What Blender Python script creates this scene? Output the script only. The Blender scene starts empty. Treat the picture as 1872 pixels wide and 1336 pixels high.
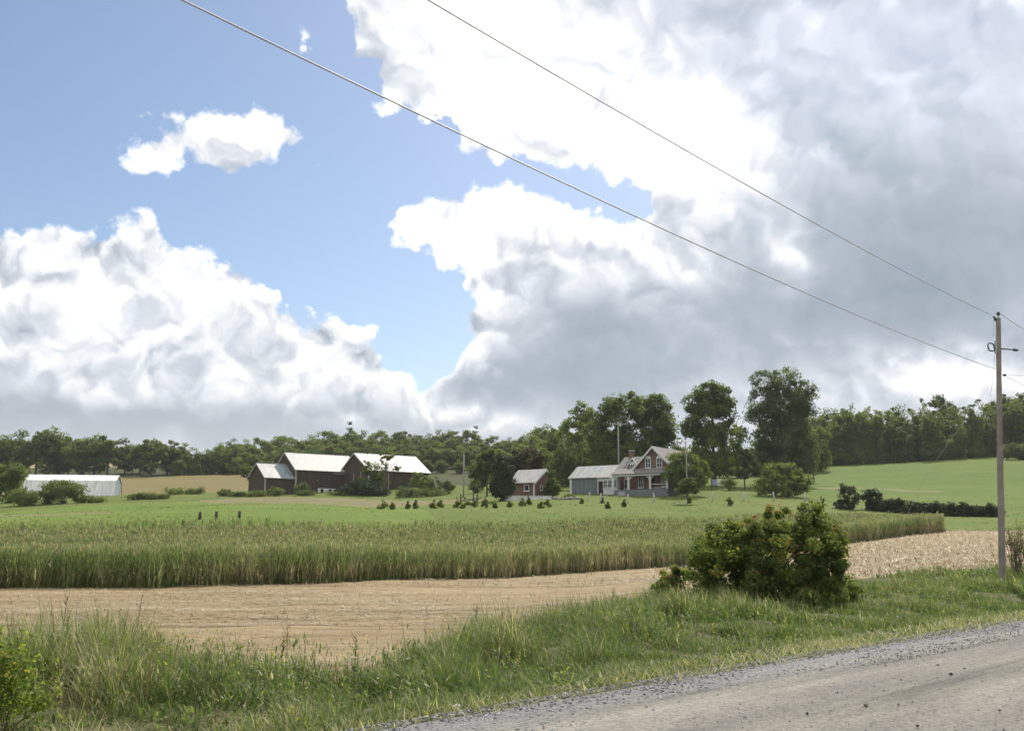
import bpy, bmesh, math, random
import numpy as np
from mathutils import Vector, Matrix, Euler

R = math.radians
SC = bpy.context.scene
COL = SC.collection
rng = np.random.default_rng(7)
random.seed(7)

# ------------------------------------------------------------------ camera
F = 1820.0                       # focal length in photograph pixels
PITCH = math.atan(0.1742)        # camera looks up about 9.9 degrees
EYE = 1.7
SP, CP = math.sin(PITCH), math.cos(PITCH)
cam_data = bpy.data.cameras.new('camera')
cam = bpy.data.objects.new('camera', cam_data)
COL.objects.link(cam)
cam.location = (0, 0, EYE)
cam.rotation_euler = (R(90) + PITCH, 0, 0)
cam_data.sensor_width = 36.0
cam_data.lens = F / 1872.0 * 36.0
cam_data.clip_start = 0.1
cam_data.clip_end = 12000
SC.camera = cam

def ray(px, py):
    a, b = (px - 936.0) / F, (668.0 - py) / F
    return a, CP - b * SP, SP + b * CP           # x, y, z of a direction

def at(px, py, depth):
    """the world point seen at a pixel of the photograph, depth metres in front of the eye along +Y"""
    x, y, z = ray(px, py)
    return Vector((x / y * depth, depth, EYE + z / y * depth))

def azel(px, py):
    x, y, z = ray(px, py)
    return math.degrees(math.atan2(x, y)), math.degrees(math.atan2(z, math.hypot(x, y)))

# ------------------------------------------------------------------ node helpers
class NT:
    """small expression helper over a node tree"""
    def __init__(self, tree):
        self.t = tree
    def node(self, kind, **kw):
        n = self.t.nodes.new(kind)
        for k, v in kw.items():
            setattr(n, k, v)
        return n
    def put(self, sock, v):
        if isinstance(v, bpy.types.NodeSocket):
            self.t.links.new(v, sock)
        elif v is not None:
            if hasattr(sock.default_value, '__len__') and not hasattr(v, '__len__'):
                v = [v] * len(sock.default_value)
            if hasattr(sock.default_value, '__len__') and len(sock.default_value) == 4 and len(v) == 3:
                v = (*v, 1.0)
            sock.default_value = v
    def m(self, op, a, b=None, c=None, clamp=False):
        n = self.node('ShaderNodeMath', operation=op, use_clamp=clamp)
        for s, v in zip(n.inputs, (a, b, c)):
            self.put(s, v)
        return n.outputs[0]
    def add(self, a, b): return self.m('ADD', a, b)
    def sub(self, a, b): return self.m('SUBTRACT', a, b)
    def mul(self, a, b): return self.m('MULTIPLY', a, b)
    def mad(self, a, b, c): return self.m('MULTIPLY_ADD', a, b, c)
    def mx(self, a, b): return self.m('MAXIMUM', a, b)
    def mn(self, a, b): return self.m('MINIMUM', a, b)
    def vm(self, op, a, b=None, scale=None):
        n = self.node('ShaderNodeVectorMath', operation=op)
        self.put(n.inputs[0], a)
        if b is not None: self.put(n.inputs[1], b)
        if scale is not None: self.put(n.inputs['Scale'], scale)
        return n.outputs[0]
    def sstep(self, x, lo, hi, a=0.0, b=1.0, smooth=True):
        n = self.node('ShaderNodeMapRange', interpolation_type='SMOOTHSTEP' if smooth else 'LINEAR')
        for s, v in zip(n.inputs, (x, lo, hi, a, b)):
            self.put(s, v)
        return n.outputs[0]
    def noise(self, vec, scale, detail=4, rough=0.5, dist=0.0, color=False, kind='FBM', lac=2.0, w=None, dim='3D'):
        n = self.node('ShaderNodeTexNoise', noise_dimensions=dim)
        n.noise_type = kind
        if kind == 'FBM': n.normalize = True
        self.put(n.inputs['Vector'], vec)
        self.put(n.inputs['Scale'], scale); self.put(n.inputs['Detail'], detail)
        self.put(n.inputs['Roughness'], rough); self.put(n.inputs['Distortion'], dist)
        self.put(n.inputs['Lacunarity'], lac)
        if w is not None: self.put(n.inputs['W'], w)
        return n.outputs['Color' if color else 'Fac']
    def voro(self, vec, scale, detail=0, rough=0.5, feature='F1', out='Distance', rnd=1.0, smooth=None, dim='3D'):
        n = self.node('ShaderNodeTexVoronoi', feature=feature, voronoi_dimensions=dim)
        self.put(n.inputs['Vector'], vec); self.put(n.inputs['Scale'], scale)
        self.put(n.inputs['Detail'], detail); self.put(n.inputs['Roughness'], rough)
        self.put(n.inputs['Randomness'], rnd)
        if smooth is not None: self.put(n.inputs['Smoothness'], smooth)
        return n.outputs[out]
    def mix(self, f, a, b, mode='MIX'):
        n = self.node('ShaderNodeMix', data_type='RGBA', blend_type=mode)
        self.put(n.inputs[0], f); self.put(n.inputs[6], a); self.put(n.inputs[7], b)
        return n.outputs[2]
    def ramp(self, f, stops, interp='LINEAR'):
        n = self.node('ShaderNodeValToRGB')
        cr = n.color_ramp
        cr.interpolation = interp
        while len(cr.elements) < len(stops):
            cr.elements.new(0.5)
        for e, (p, c) in zip(cr.elements, stops):
            e.position = p
            e.color = (*c, 1.0) if len(c) == 3 else c
        self.put(n.inputs[0], f)
        return n.outputs[0]
    def curve(self, x, pts, x0, x1, y0, y1):
        """piecewise curve y(x) through pts, in the units of pts"""
        n = self.node('ShaderNodeFloatCurve')
        c = n.mapping.curves[0]
        n.mapping.use_clip = True
        q = [((a - x0) / (x1 - x0), (b - y0) / (y1 - y0)) for a, b in sorted(pts)]
        while len(c.points) < len(q):
            c.points.new(0.5, 0.5)
        for p, (a, b) in zip(c.points, q):
            p.location = (a, b); p.handle_type = 'VECTOR'
        n.mapping.update()
        xx = self.sstep(x, x0, x1, 0, 1, smooth=False)
        self.put(n.inputs['Value'], xx)
        return self.mad(n.outputs[0], y1 - y0, y0)
    def sep(self, v):
        n = self.node('ShaderNodeSeparateXYZ'); self.put(n.inputs[0], v)
        return n.outputs
    def comb(self, x, y, z):
        n = self.node('ShaderNodeCombineXYZ')
        for s, v in zip(n.inputs, (x, y, z)): self.put(s, v)
        return n.outputs[0]

# ------------------------------------------------------------------ sky, sun, exposure
SUN_AZ, SUN_EL = 24.0, 47.0     # degrees clockwise from straight ahead, degrees up
world = bpy.data.worlds.new('World')
SC.world = world
world.use_nodes = True
world.cycles.sampling_method = 'NONE'      # the cloudy sky is even enough without an importance map
wt = world.node_tree
wt.nodes.clear()
W = NT(wt)
sky = W.node('ShaderNodeTexSky', sky_type='NISHITA', sun_disc=False)
sky.sun_elevation = R(SUN_EL); sky.sun_rotation = R(SUN_AZ)
sky.altitude = 200; sky.air_density = 1.0; sky.dust_density = 1.0; sky.ozone_density = 3.0
D = W.node('ShaderNodeTexCoord').outputs['Generated']
dx, dy, dz = W.sep(D)
AZ = W.mul(W.m('ARCTAN2', dx, dy), 180 / math.pi)
EL = W.mul(W.m('ARCSINE', dz), 180 / math.pi)

def cpts(pix):
    return [azel(px, py) for px, py in pix]

# stereographic chart of the upper half of the sky: no seam, no pinch
P2 = W.vm('SCALE', W.comb(dx, dy, 0.0), scale=W.m('DIVIDE', 1.0, W.mx(W.add(dz, 1.0), 0.2)))
# uneven outlines: coordinates pushed about by turbulence at several sizes
wn = W.noise(P2, 9.0, 1, 0.5, color=True, dim='2D')
wn2 = W.noise(P2, 24.0, 5, 0.5, color=True, dim='2D')
w1 = W.sep(W.vm('SUBTRACT', wn, (0.5, 0.5, 0.5)))
w2 = W.sep(W.vm('SUBTRACT', wn2, (0.5, 0.5, 0.5)))
U = W.add(AZ, W.mad(w1[0], 1.3, W.mul(w2[0], 2.9)))
V = W.add(EL, W.mad(w1[1], 1.0, W.mul(w2[1], 2.9)))

# billows: rounded heads of several sizes, evaluated twice to light them from the sun's side
sx, sy, sz = math.sin(R(SUN_AZ)) * math.cos(R(SUN_EL)), math.cos(R(SUN_AZ)) * math.cos(R(SUN_EL)), math.sin(R(SUN_EL))
swirl = W.vm('SCALE', W.vm('SUBTRACT', wn2, (0.5, 0.5, 0.5)), scale=0.05)
def billow(vec):
    warp = W.vm('ADD', vec, swirl)
    v1 = W.voro(warp, 17, 2, 0.5, dim='2D')
    n1 = W.noise(warp, 10, 5, 0.52, dim='2D')
    v2 = W.voro(warp, 46, 1, 0.5, dim='2D')
    return W.add(W.add(W.mul(v1, -0.80), W.mul(v2, -0.17)), W.mul(n1, 0.95))
B0 = billow(P2)
B1 = billow(W.vm('ADD', P2, (0.30 * 0.014, -0.95 * 0.014, 0.0)))    # a step up and to the right in the sky
LIT = W.sub(B0, B1)                              # + where the side towards the sun lies lower
FINE = W.sub(W.noise(P2, 64, 4, 0.62, dim='2D'), 0.5)

AZ0, AZ1 = -60.0, 60.0
# the big heap of cloud on the left: top outline
top_l = W.curve(U, cpts([(-400, 380), (-150, 430), (0, 405), (100, 392), (150, 392), (200, 374), (250, 372), (285, 392), (300, 425),
        (345, 425), (375, 420), (400, 450), (405, 475), (450, 490), (490, 515), (500, 555), (545, 575), (600, 553), (630, 565),
        (645, 595), (690, 620), (720, 650), (765, 685), (780, 740), (900, 770), (1100, 780), (1500, 800)]) + [(-59, 10), (59, 2)], AZ0, AZ1, -40, 80)
SD_L = W.sub(top_l, V)
# the bank on the right: top outline on its left half, then the left edge
top_r = W.curve(U, cpts([(670, 640), (678, 420), (700, 385), (735, 347), (780, 335), (850, 325), (900, 312), (940, 312), (985, 338), (1050, 352),
        (1110, 366), (1150, 378), (1190, 372), (1205, 330), (1215, 0)]) + [(-59, -30), (-14, -30), (20, 70), (59, 70)], AZ0, AZ1, -40, 80)
left_r = W.curve(V, [(b, a) for a, b in cpts([(660, 340), (675, 395), (720, 440), (780, 480), (800, 510), (868, 545), (845, 570), (828, 600), (830, 640),
        (800, 680), (760, 720)])] + [(-30, -12), (80, -8.5)], -40, 80, -60, 60)
SD_R = W.mn(W.sub(top_r, V), W.mul(W.sub(U, left_r), 0.9))
# the bright cloud at the top: lower outline
bot_t = W.curve(U, cpts([(585, -120), (615, 20), (640, 130), (655, 180), (705, 215), (760, 228), (810, 262), (860, 285), (900, 300), (960, 306), (1040, 320), (1100, 335),
        (1150, 345), (1190, 352), (1205, 380), (1215, 700)]) + [(-59, 70), (-12.4, 48), (59, -30)], AZ0, AZ1, -40, 80)
SD_T = W.sub(V, bot_t)
HOLES = [(800, 240, 30, 12),  (690, 120, 26, 30), (640, 30, 60, 60), (600, 130, 40, 30)]   # small blue breaks
def ell(px, py, rx, ry, uu=None, vv=None):
    a, e = azel(px, py)
    k = 180 / math.pi / F
    q = W.m('SQRT', W.add(W.m('POWER', W.mul(W.sub(uu or U, a), 1 / (rx * k)), 2), W.m('POWER', W.mul(W.sub(vv or V, e), 1 / (ry * k)), 2)))
    return W.mul(W.sub(1.0, q), min(rx, ry) * k)
def soft(px, py, rx, ry):
    a, e = azel(px, py)
    k = 180 / math.pi / F
    q = W.add(W.m('POWER', W.mul(W.sub(U, a), 1 / (rx * k)), 2), W.m('POWER', W.mul(W.sub(V, e), 1 / (ry * k)), 2))
    return W.m('EXPONENT', W.mul(q, -1))
for q in HOLES:
    SD_T = W.mad(soft(*q), -3.2, SD_T)
SD_S = W.mx(W.mx(ell(385, 256, 160, 50), ell(485, 245, 68, 48)), W.mx(W.mx(ell(310, 278, 80, 44), ell(365, 262, 90, 44)), ell(560, 60, 44, 30)))
SD_S = W.add(SD_S, 0.30)
# beyond the frame: broken cloud of the same kind
SD_O = W.mul(W.sub(W.noise(P2, 3.0, 4, 0.55, dim='2D'), 0.47), 26)
beyond = W.mx(W.sstep(W.m('ABSOLUTE', W.add(AZ, 4.0)), 38, 52), W.sstep(EL, 34, 44))
SD_O = W.mad(beyond, 60, W.sub(SD_O, 60))

SD_IN = W.mx(W.mx(SD_L, SD_R), W.mx(SD_T, SD_S))
SD = W.mx(W.mad(beyond, -60, SD_IN), SD_O)
SD = W.add(SD, W.add(W.mul(FINE, 1.5), W.mul(W.sub(B0, 0.13), 1.2)))

def gauss(px, py, rx, ry):
    a, e = azel(px, py)
    k = 180 / math.pi / F
    s = W.add(W.m('POWER', W.mul(W.sub(U, a), 1 / (rx * k)), 2), W.m('POWER', W.mul(W.sub(V, e), 1 / (ry * k)), 2))
    return W.m('EXPONENT', W.mul(s, -1))
# how thick the cloud is in front of the sun, part by part: thin near the sun, thick grey bases
THICK = 0.40
for px, py, rx, ry, w in ((930, 150, 270, 170, -0.44), (1200, 230, 150, 90, -0.30), (1230, 110, 120, 80, 0.16), (850, 400, 190, 110, -0.22), (1290, 280, 110, 90, -0.30), (1690, 470, 300, 180, 0.33), (400, 250, 200, 80, -0.15), (1500, 560, 330, 90, 0.16),
                          (1060, 680, 230, 90, 0.30), (1090, 590, 120, 40, 0.14), (200, 540, 320, 130, -0.10), (150, 770, 520, 32, 0.40), (820, 700, 90, 40, 0.20),
                          (1430, 480, 45, 55, -0.35), (880, 620, 60, 30, -0.1), (1740, 690, 120, 40, -0.32), (850, 770, 130, 22, -0.30), (1500, 60, 240, 110, 0.02), (1800, 90, 160, 150, 0.0),
                          (60, 440, 120, 40, -0.12), (1250, 500, 90, 40, -0.16), (420, 600, 260, 110, -0.1)):
    g = gauss(px, py, rx, ry)
    THICK = W.mad(g, w, THICK)
core = W.sub(1.0, W.m('EXPONENT', W.mul(W.mx(SD, 0.0), -0.9)))
THICK = W.add(W.mul(THICK, W.mad(core, 0.75, 0.25)), W.mul(W.sub(W.noise(P2, 5, 3, 0.5, dim='2D'), 0.5), 0.17))
# unseen sunlit cloud opposite the sun, brightened to add fill on the foliage
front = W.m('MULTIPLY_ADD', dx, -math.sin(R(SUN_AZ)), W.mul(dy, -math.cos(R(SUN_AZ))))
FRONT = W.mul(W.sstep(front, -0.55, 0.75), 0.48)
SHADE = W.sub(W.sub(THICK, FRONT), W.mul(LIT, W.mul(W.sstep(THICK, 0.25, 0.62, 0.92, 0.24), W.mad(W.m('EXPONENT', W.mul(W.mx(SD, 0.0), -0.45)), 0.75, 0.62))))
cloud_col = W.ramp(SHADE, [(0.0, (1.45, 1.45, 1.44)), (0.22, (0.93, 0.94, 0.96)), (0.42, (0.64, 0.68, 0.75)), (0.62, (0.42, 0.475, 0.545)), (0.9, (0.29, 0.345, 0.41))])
ALPHA = W.mul(W.sstep(SD, -0.10, 0.60), W.sub(1.0, W.mul(W.add(gauss(1640, 30, 420, 190), W.mul(gauss(640, 640, 160, 60), 0.0)), 0.34)))
# towards the horizon the far cloud fades into pale air
pale = W.sstep(EL, 4.5, 9.0, 0.72, 0.0)
cloud_col = W.mix(pale, cloud_col, (0.54, 0.585, 0.635))

bg_sky = W.node('ShaderNodeBackground'); W.put(bg_sky.inputs[0], W.mix(1.0, sky.outputs[0], (1.06, 1.01, 0.96), 'MULTIPLY')); bg_sky.inputs[1].default_value = 0.10
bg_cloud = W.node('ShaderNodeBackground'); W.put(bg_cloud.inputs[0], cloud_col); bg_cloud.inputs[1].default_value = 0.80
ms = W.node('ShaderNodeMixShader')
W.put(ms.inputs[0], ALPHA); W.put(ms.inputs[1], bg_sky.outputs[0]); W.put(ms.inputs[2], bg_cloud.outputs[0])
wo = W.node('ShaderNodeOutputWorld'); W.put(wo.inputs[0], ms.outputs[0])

sun_data = bpy.data.lights.new('sun', 'SUN')
sun_data.energy = 4.2; sun_data.angle = R(0.53); sun_data.color = (1.0, 0.95, 0.86)
sun = bpy.data.objects.new('sun', sun_data)
COL.objects.link(sun)
sun.rotation_euler = Vector((-sx, -sy, -sz)).to_track_quat('-Z', 'Y').to_euler()

vs = SC.view_settings
vs.view_transform = 'Standard'; vs.look = 'None'; vs.exposure = 0.42; vs.gamma = 1.0; vs.use_curve_mapping = False
SC.cycles.max_bounces = 8; SC.cycles.diffuse_bounces = 6; SC.cycles.transmission_bounces = 4; SC.cycles.transparent_max_bounces = 6; SC.cycles.volume_bounces = 1

# ================================================================== materials
def new_mat(name):
    m = bpy.data.materials.new(name)
    m.use_nodes = True
    m.node_tree.nodes.clear()
    return m, NT(m.node_tree)

def out(nt, shader, disp=None):
    o = nt.node('ShaderNodeOutputMaterial')
    nt.put(o.inputs[0], shader)

def bsdf(nt, color, rough=0.8, metal=0.0, spec=0.3, normal=None):
    p = nt.node('ShaderNodeBsdfPrincipled')
    nt.put(p.inputs['Base Color'], color); nt.put(p.inputs['Roughness'], rough)
    nt.put(p.inputs['Metallic'], metal); nt.put(p.inputs['Specular IOR Level'], spec)
    if normal is not None: nt.put(p.inputs['Normal'], normal)
    return p.outputs[0]

def bump(nt, h, strength=0.5, dist=0.05):
    b = nt.node('ShaderNodeBump')
    nt.put(b.inputs['Height'], h); b.inputs['Strength'].default_value = strength; b.inputs['Distance'].default_value = dist
    return b.outputs[0]

def attr(nt, name, outp='Fac'):
    a = nt.node('ShaderNodeAttribute'); a.attribute_name = name
    return a.outputs[outp]

def pos(nt):
    return nt.node('ShaderNodeNewGeometry').outputs['Position']

def leaf_mat(name, stops, trans=0.46, trans_gain=(1.5, 1.5, 0.9), rough=0.55, spec=0.18):
    """thin leaves: colour by the leaf's own tint, light comes through"""
    m, n = new_mat(name)
    c = n.ramp(attr(n, 'tint'), stops)
    d = bsdf(n, c, rough, 0, spec)
    t = n.node('ShaderNodeBsdfTranslucent')
    n.put(t.inputs[0], n.mix(1.0, c, trans_gain, 'MULTIPLY'))
    x = n.node('ShaderNodeMixShader')
    n.put(x.inputs[0], trans); n.put(x.inputs[1], d); n.put(x.inputs[2], t.outputs[0])
    out(n, x.outputs[0])
    return m

def plain_mat(name, color, rough=0.7, metal=0.0, spec=0.3, var=0.25, scale=3.0, bump_s=0.2, bump_scale=None, obj=True):
    m, n = new_mat(name)
    v = n.node('ShaderNodeTexCoord').outputs['Object'] if obj else pos(n)
    f = n.noise(v, scale, 5, 0.6)
    lo = tuple(c * (1 - var) for c in color); hi = tuple(min(1, c * (1 + var)) for c in color)
    c = n.mix(n.sstep(f, 0.3, 0.7), lo, hi)
    nb = bump(n, n.noise(v, bump_scale or scale * 6, 4, 0.6), bump_s, 0.02) if bump_s else None
    out(n, bsdf(n, c, rough, metal, spec, nb))
    return m

MAT = {}
# ------------------------------------------------------------------ ground materials
def field_mat(name, a, b, c, s1=0.05, s2=0.6, stretch=(1, 1, 1), s3=6.0, bs=0.4):
    m, n = new_mat(name)
    p = n.vm('MULTIPLY', pos(n), stretch)
    big = n.sstep(n.noise(p, s1, 4, 0.6), 0.35, 0.65)
    mid = n.sstep(n.noise(p, s2, 5, 0.65), 0.3, 0.7)
    col = n.mix(big, a, b)
    col = n.mix(n.mul(mid, 0.8), col, c)
    fine = n.noise(pos(n), s3, 4, 0.7)
    col = n.mix(n.sstep(fine, 0.35, 0.65, 0.0, 0.35), col, tuple(x * 0.6 for x in a))
    out(n, bsdf(n, col, 0.95, 0, 0.1, bump(n, n.add(fine, n.mul(mid, 2)), bs, 0.15)))
    return m

MAT['verge'] = field_mat('verge_soil', (0.075, 0.085, 0.03), (0.10, 0.095, 0.045), (0.13, 0.11, 0.06), 0.3, 1.5)
MAT['crop_soil'] = field_mat('crop_soil', (0.07, 0.06, 0.03), (0.09, 0.075, 0.035), (0.12, 0.10, 0.05), 0.2, 1.0)
MAT['hay'] = field_mat('hay_grass', (0.080, 0.150, 0.015), (0.102, 0.148, 0.026), (0.16, 0.180, 0.045), 0.035, 0.12, (0.35, 1.4, 1), 1.5, 0.25)
MAT['lawn'] = field_mat('lawn_grass', (0.070, 0.122, 0.015), (0.098, 0.132, 0.025), (0.145, 0.150, 0.045), 0.06, 0.25, (0.5, 1.3, 1), 1.5, 0.3)
MAT['hill'] = field_mat('hill_grass', (0.070, 0.120, 0.014), (0.084, 0.128, 0.018), (0.118, 0.150, 0.032), 0.03, 0.14, (0.35, 1.2, 1), 1.2, 0.2)
MAT['grain'] = field_mat('ripe_grain', (0.165, 0.130, 0.050), (0.185, 0.140, 0.062), (0.15, 0.138, 0.055), 0.04, 0.15, (0.3, 1.3, 1), 1.2, 0.2)
MAT['far'] = field_mat('far_stubble', (0.30, 0.24, 0.15), (0.27, 0.21, 0.12), (0.24, 0.20, 0.10), 0.04, 0.15, (0.3, 1.3, 1), 1.2, 0.2)
MAT['dirt'] = field_mat('dry_yard', (0.22, 0.175, 0.105), (0.17, 0.15, 0.075), (0.13, 0.14, 0.05), 0.1, 0.35, (0.5, 1.2, 1), 1.5, 0.3)
MAT['woodfloor'] = field_mat('woodland_floor', (0.05, 0.06, 0.022), (0.06, 0.055, 0.03), (0.07, 0.08, 0.03), 0.1, 0.6)

def stubble_mat():
    m, n = new_mat('cut_straw')
    p = pos(n)
    rot = n.vm('MULTIPLY', p, (0.16, 1.0, 1.0))
    rows = n.noise(rot, 2.1, 6, 0.65, 0.6)
    col = n.ramp(n.sstep(rows, 0.25, 0.75, smooth=False), [(0.0, (0.12, 0.085, 0.042)), (0.35, (0.22, 0.162, 0.085)), (0.7, (0.30, 0.23, 0.130)), (1.0, (0.39, 0.315, 0.195))])
    big = n.noise(p, 0.11, 3, 0.6)
    col = n.mix(n.sstep(big, 0.42, 0.62, 0.0, 0.45), col, (0.30, 0.235, 0.145))
    fine = n.noise(n.vm('MULTIPLY', p, (0.5, 1.0, 1.0)), 14, 4, 0.7)
    col = n.mix(n.sstep(fine, 0.55, 0.75, 0, 0.5), col, (0.14, 0.10, 0.05))
    out(n, bsdf(n, col, 0.9, 0, 0.15, bump(n, n.add(n.mul(rows, 2.0), fine), 0.8, 0.07)))
    return m
MAT['stubble'] = stubble_mat()

def gravel_mat():
    m, n = new_mat('packed_gravel')
    p = pos(n)
    # along-the-road coordinates
    ca, sa = math.cos(R(45.6)), math.sin(R(45.6))
    x, y, z = n.sep(p)
    across = n.sub(n.mul(x, sa), n.mul(y, ca)); along = n.add(n.mul(x, ca), n.mul(y, sa))
    q = n.comb(n.mul(along, 0.09), across, z)
    streak = n.noise(q, 1.3, 5, 0.62)
    col = n.ramp(streak, [(0.34, (0.098, 0.091, 0.077)), (0.45, (0.158, 0.148, 0.126)), (0.55, (0.195, 0.183, 0.156)), (0.66, (0.270, 0.254, 0.218))])
    rut = n.sstep(n.m('ABSOLUTE', n.sub(n.m('FRACT', n.mul(n.add(across, n.mul(n.sub(n.noise(q, 0.5, 2, .5), .5), 1.2)), 0.55)), .5)), .12, .34)
    col = n.mix(n.mul(rut, .45), col, (0.14, 0.13, 0.118))
    edge = n.sstep(n.add(attr(n, 'across'), n.mul(n.sub(n.noise(p, 1.1, 4, 0.6), 0.5), 0.9)), 0.35, 1.15, 1.0, 0.0)
    loose = n.ramp(n.noise(p, 26, 4, 0.75), [(0.3, (0.075, 0.076, 0.077)), (0.5, (0.155, 0.156, 0.156)), (0.7, (0.26, 0.26, 0.257))])
    col = n.mix(n.mul(edge, 0.9), col, loose)
    cells = n.voro(p, 30, 1, 0.5, out='Color')
    col = n.mix(0.55, col, n.mix(1.0, col, n.ramp(n.sep(cells)[0], [(0, (0.35, 0.35, 0.36)), (1, (1.6, 1.58, 1.55))]), 'MULTIPLY'))
    dots = n.sstep(n.voro(p, 3.0, 0), 0.02, 0.05, 0.5, 0.0)
    col = n.mix(dots, col, (0.09, 0.08, 0.07))
    h = n.add(n.mul(n.voro(p, 34, 1), -0.6), n.add(n.mul(streak, 1.6), n.noise(p, 55, 3, 0.7)))
    out(n, bsdf(n, col, 0.88, 0, 0.2, bump(n, h, 0.75, 0.025)))
    return m
MAT['gravel'] = gravel_mat()

# ================================================================== mesh helpers
def mesh_np(name, v, f, mat=None, attrs=None, smooth=False, mat_idx=None):
    """mesh from numpy verts (n,3) and faces (m,k)"""
    me = bpy.data.meshes.new(name)
    v = np.asarray(v, np.float32); f = np.asarray(f, np.int32)
    k = f.shape[1]
    me.vertices.add(len(v)); me.vertices.foreach_set('co', v.ravel())
    me.loops.add(f.size); me.loops.foreach_set('vertex_index', f.ravel())
    me.polygons.add(len(f)); me.polygons.foreach_set('loop_start', np.arange(0, f.size, k, dtype=np.int32))
    me.polygons.foreach_set('loop_total', np.full(len(f), k, np.int32))
    me.polygons.foreach_set('use_smooth', np.full(len(f), smooth))
    for a, d in (attrs or {}).items():
        me.attributes.new(a, 'FLOAT', 'POINT').data.foreach_set('value', np.asarray(d, np.float32))
    if mat: me.materials.append(mat)
    me.update(calc_edges=True)
    return me

def link(name, me, parent=None, loc=(0, 0, 0), rot=(0, 0, 0), scale=None):
    o = bpy.data.objects.new(name, me)
    COL.objects.link(o)
    if parent: o.parent = parent
    o.location = loc; o.rotation_euler = rot
    if scale is not None: o.scale = scale if hasattr(scale, '__len__') else (scale,) * 3
    return o

def thing(name, label, cat, loc=(0, 0, 0), rotz=0.0, group=None, scale=None):
    o = bpy.data.objects.new(name, None)
    o.empty_display_size = 0.2
    COL.objects.link(o)
    o.location = loc; o.rotation_euler = (0, 0, rotz)
    if scale is not None: o.scale = scale if hasattr(scale, '__len__') else (scale,) * 3
    return tag(o, label, cat, group)

def tag(o, label=None, cat=None, group=None, kind=None):
    if label: o['label'] = label
    if cat: o['category'] = cat
    if group: o['group'] = group
    if kind: o['kind'] = kind
    return o

class MB:
    """collects simple shapes into one mesh"""
    def __init__(self):
        self.v, self.f = [], []
    def box(self, x0, x1, y0, y1, z0, z1):
        b = len(self.v)
        self.v += [(x0, y0, z0), (x1, y0, z0), (x1, y1, z0), (x0, y1, z0), (x0, y0, z1), (x1, y0, z1), (x1, y1, z1), (x0, y1, z1)]
        self.f += [tuple(b + i for i in q) for q in ((0, 3, 2, 1), (4, 5, 6, 7), (0, 1, 5, 4), (1, 2, 6, 5), (2, 3, 7, 6), (3, 0, 4, 7))]
        return self
    def prism(self, poly, axis, a, b):
        """poly in the plane across the axis ('x': (y,z), 'y': (x,z)), swept from a to b"""
        s = len(self.v); n = len(poly)
        for t in (a, b):
            for p, q in poly:
                self.v.append((t, p, q) if axis == 'x' else (p, t, q))
        self.f.append(tuple(s + i for i in range(n))); self.f.append(tuple(s + n + i for i in reversed(range(n))))
        for i in range(n):
            j = (i + 1) % n
            self.f.append((s + i, s + n + i, s + n + j, s + j))
        return self
    def tube(self, pts, radii, sides=8, caps=True):
        pts = [Vector(p) for p in pts]
        s = len(self.v)
        up = Vector((0, 0, 1))
        for i, p in enumerate(pts):
            t = (pts[min(i + 1, len(pts) - 1)] - pts[max(i - 1, 0)]).normalized()
            a = t.cross(up)
            if a.length < 0.05: a = t.cross(Vector((1, 0, 0)))
            a.normalize(); b = a.cross(t)
            for k in range(sides):
                th = 2 * math.pi * k / sides
                self.v.append(tuple(p + (a * math.cos(th) + b * math.sin(th)) * radii[i]))
        for i in range(len(pts) - 1):
            for k in range(sides):
                j = (k + 1) % sides
                self.f.append((s + i * sides + k, s + i * sides + j, s + (i + 1) * sides + j, s + (i + 1) * sides + k))
        if caps:
            self.f.append(tuple(s + k for k in reversed(range(sides))))
            self.f.append(tuple(s + (len(pts) - 1) * sides + k for k in range(sides)))
        return self
    def mesh(self, name, mat, smooth=False):
        me = bpy.data.meshes.new(name)
        me.from_pydata([tuple(p) for p in self.v], [], self.f)
        bm = bmesh.new(); bm.from_mesh(me)
        bmesh.ops.recalc_face_normals(bm, faces=bm.faces)
        bm.to_mesh(me); bm.free()
        if smooth:
            me.polygons.foreach_set('use_smooth', np.ones(len(me.polygons), bool))
        if mat: me.materials.append(mat)
        return me
    def build(self, name, mat, parent=None, smooth=False, **kw):
        return link(name, self.mesh(name, mat, smooth), parent, **kw)

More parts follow.
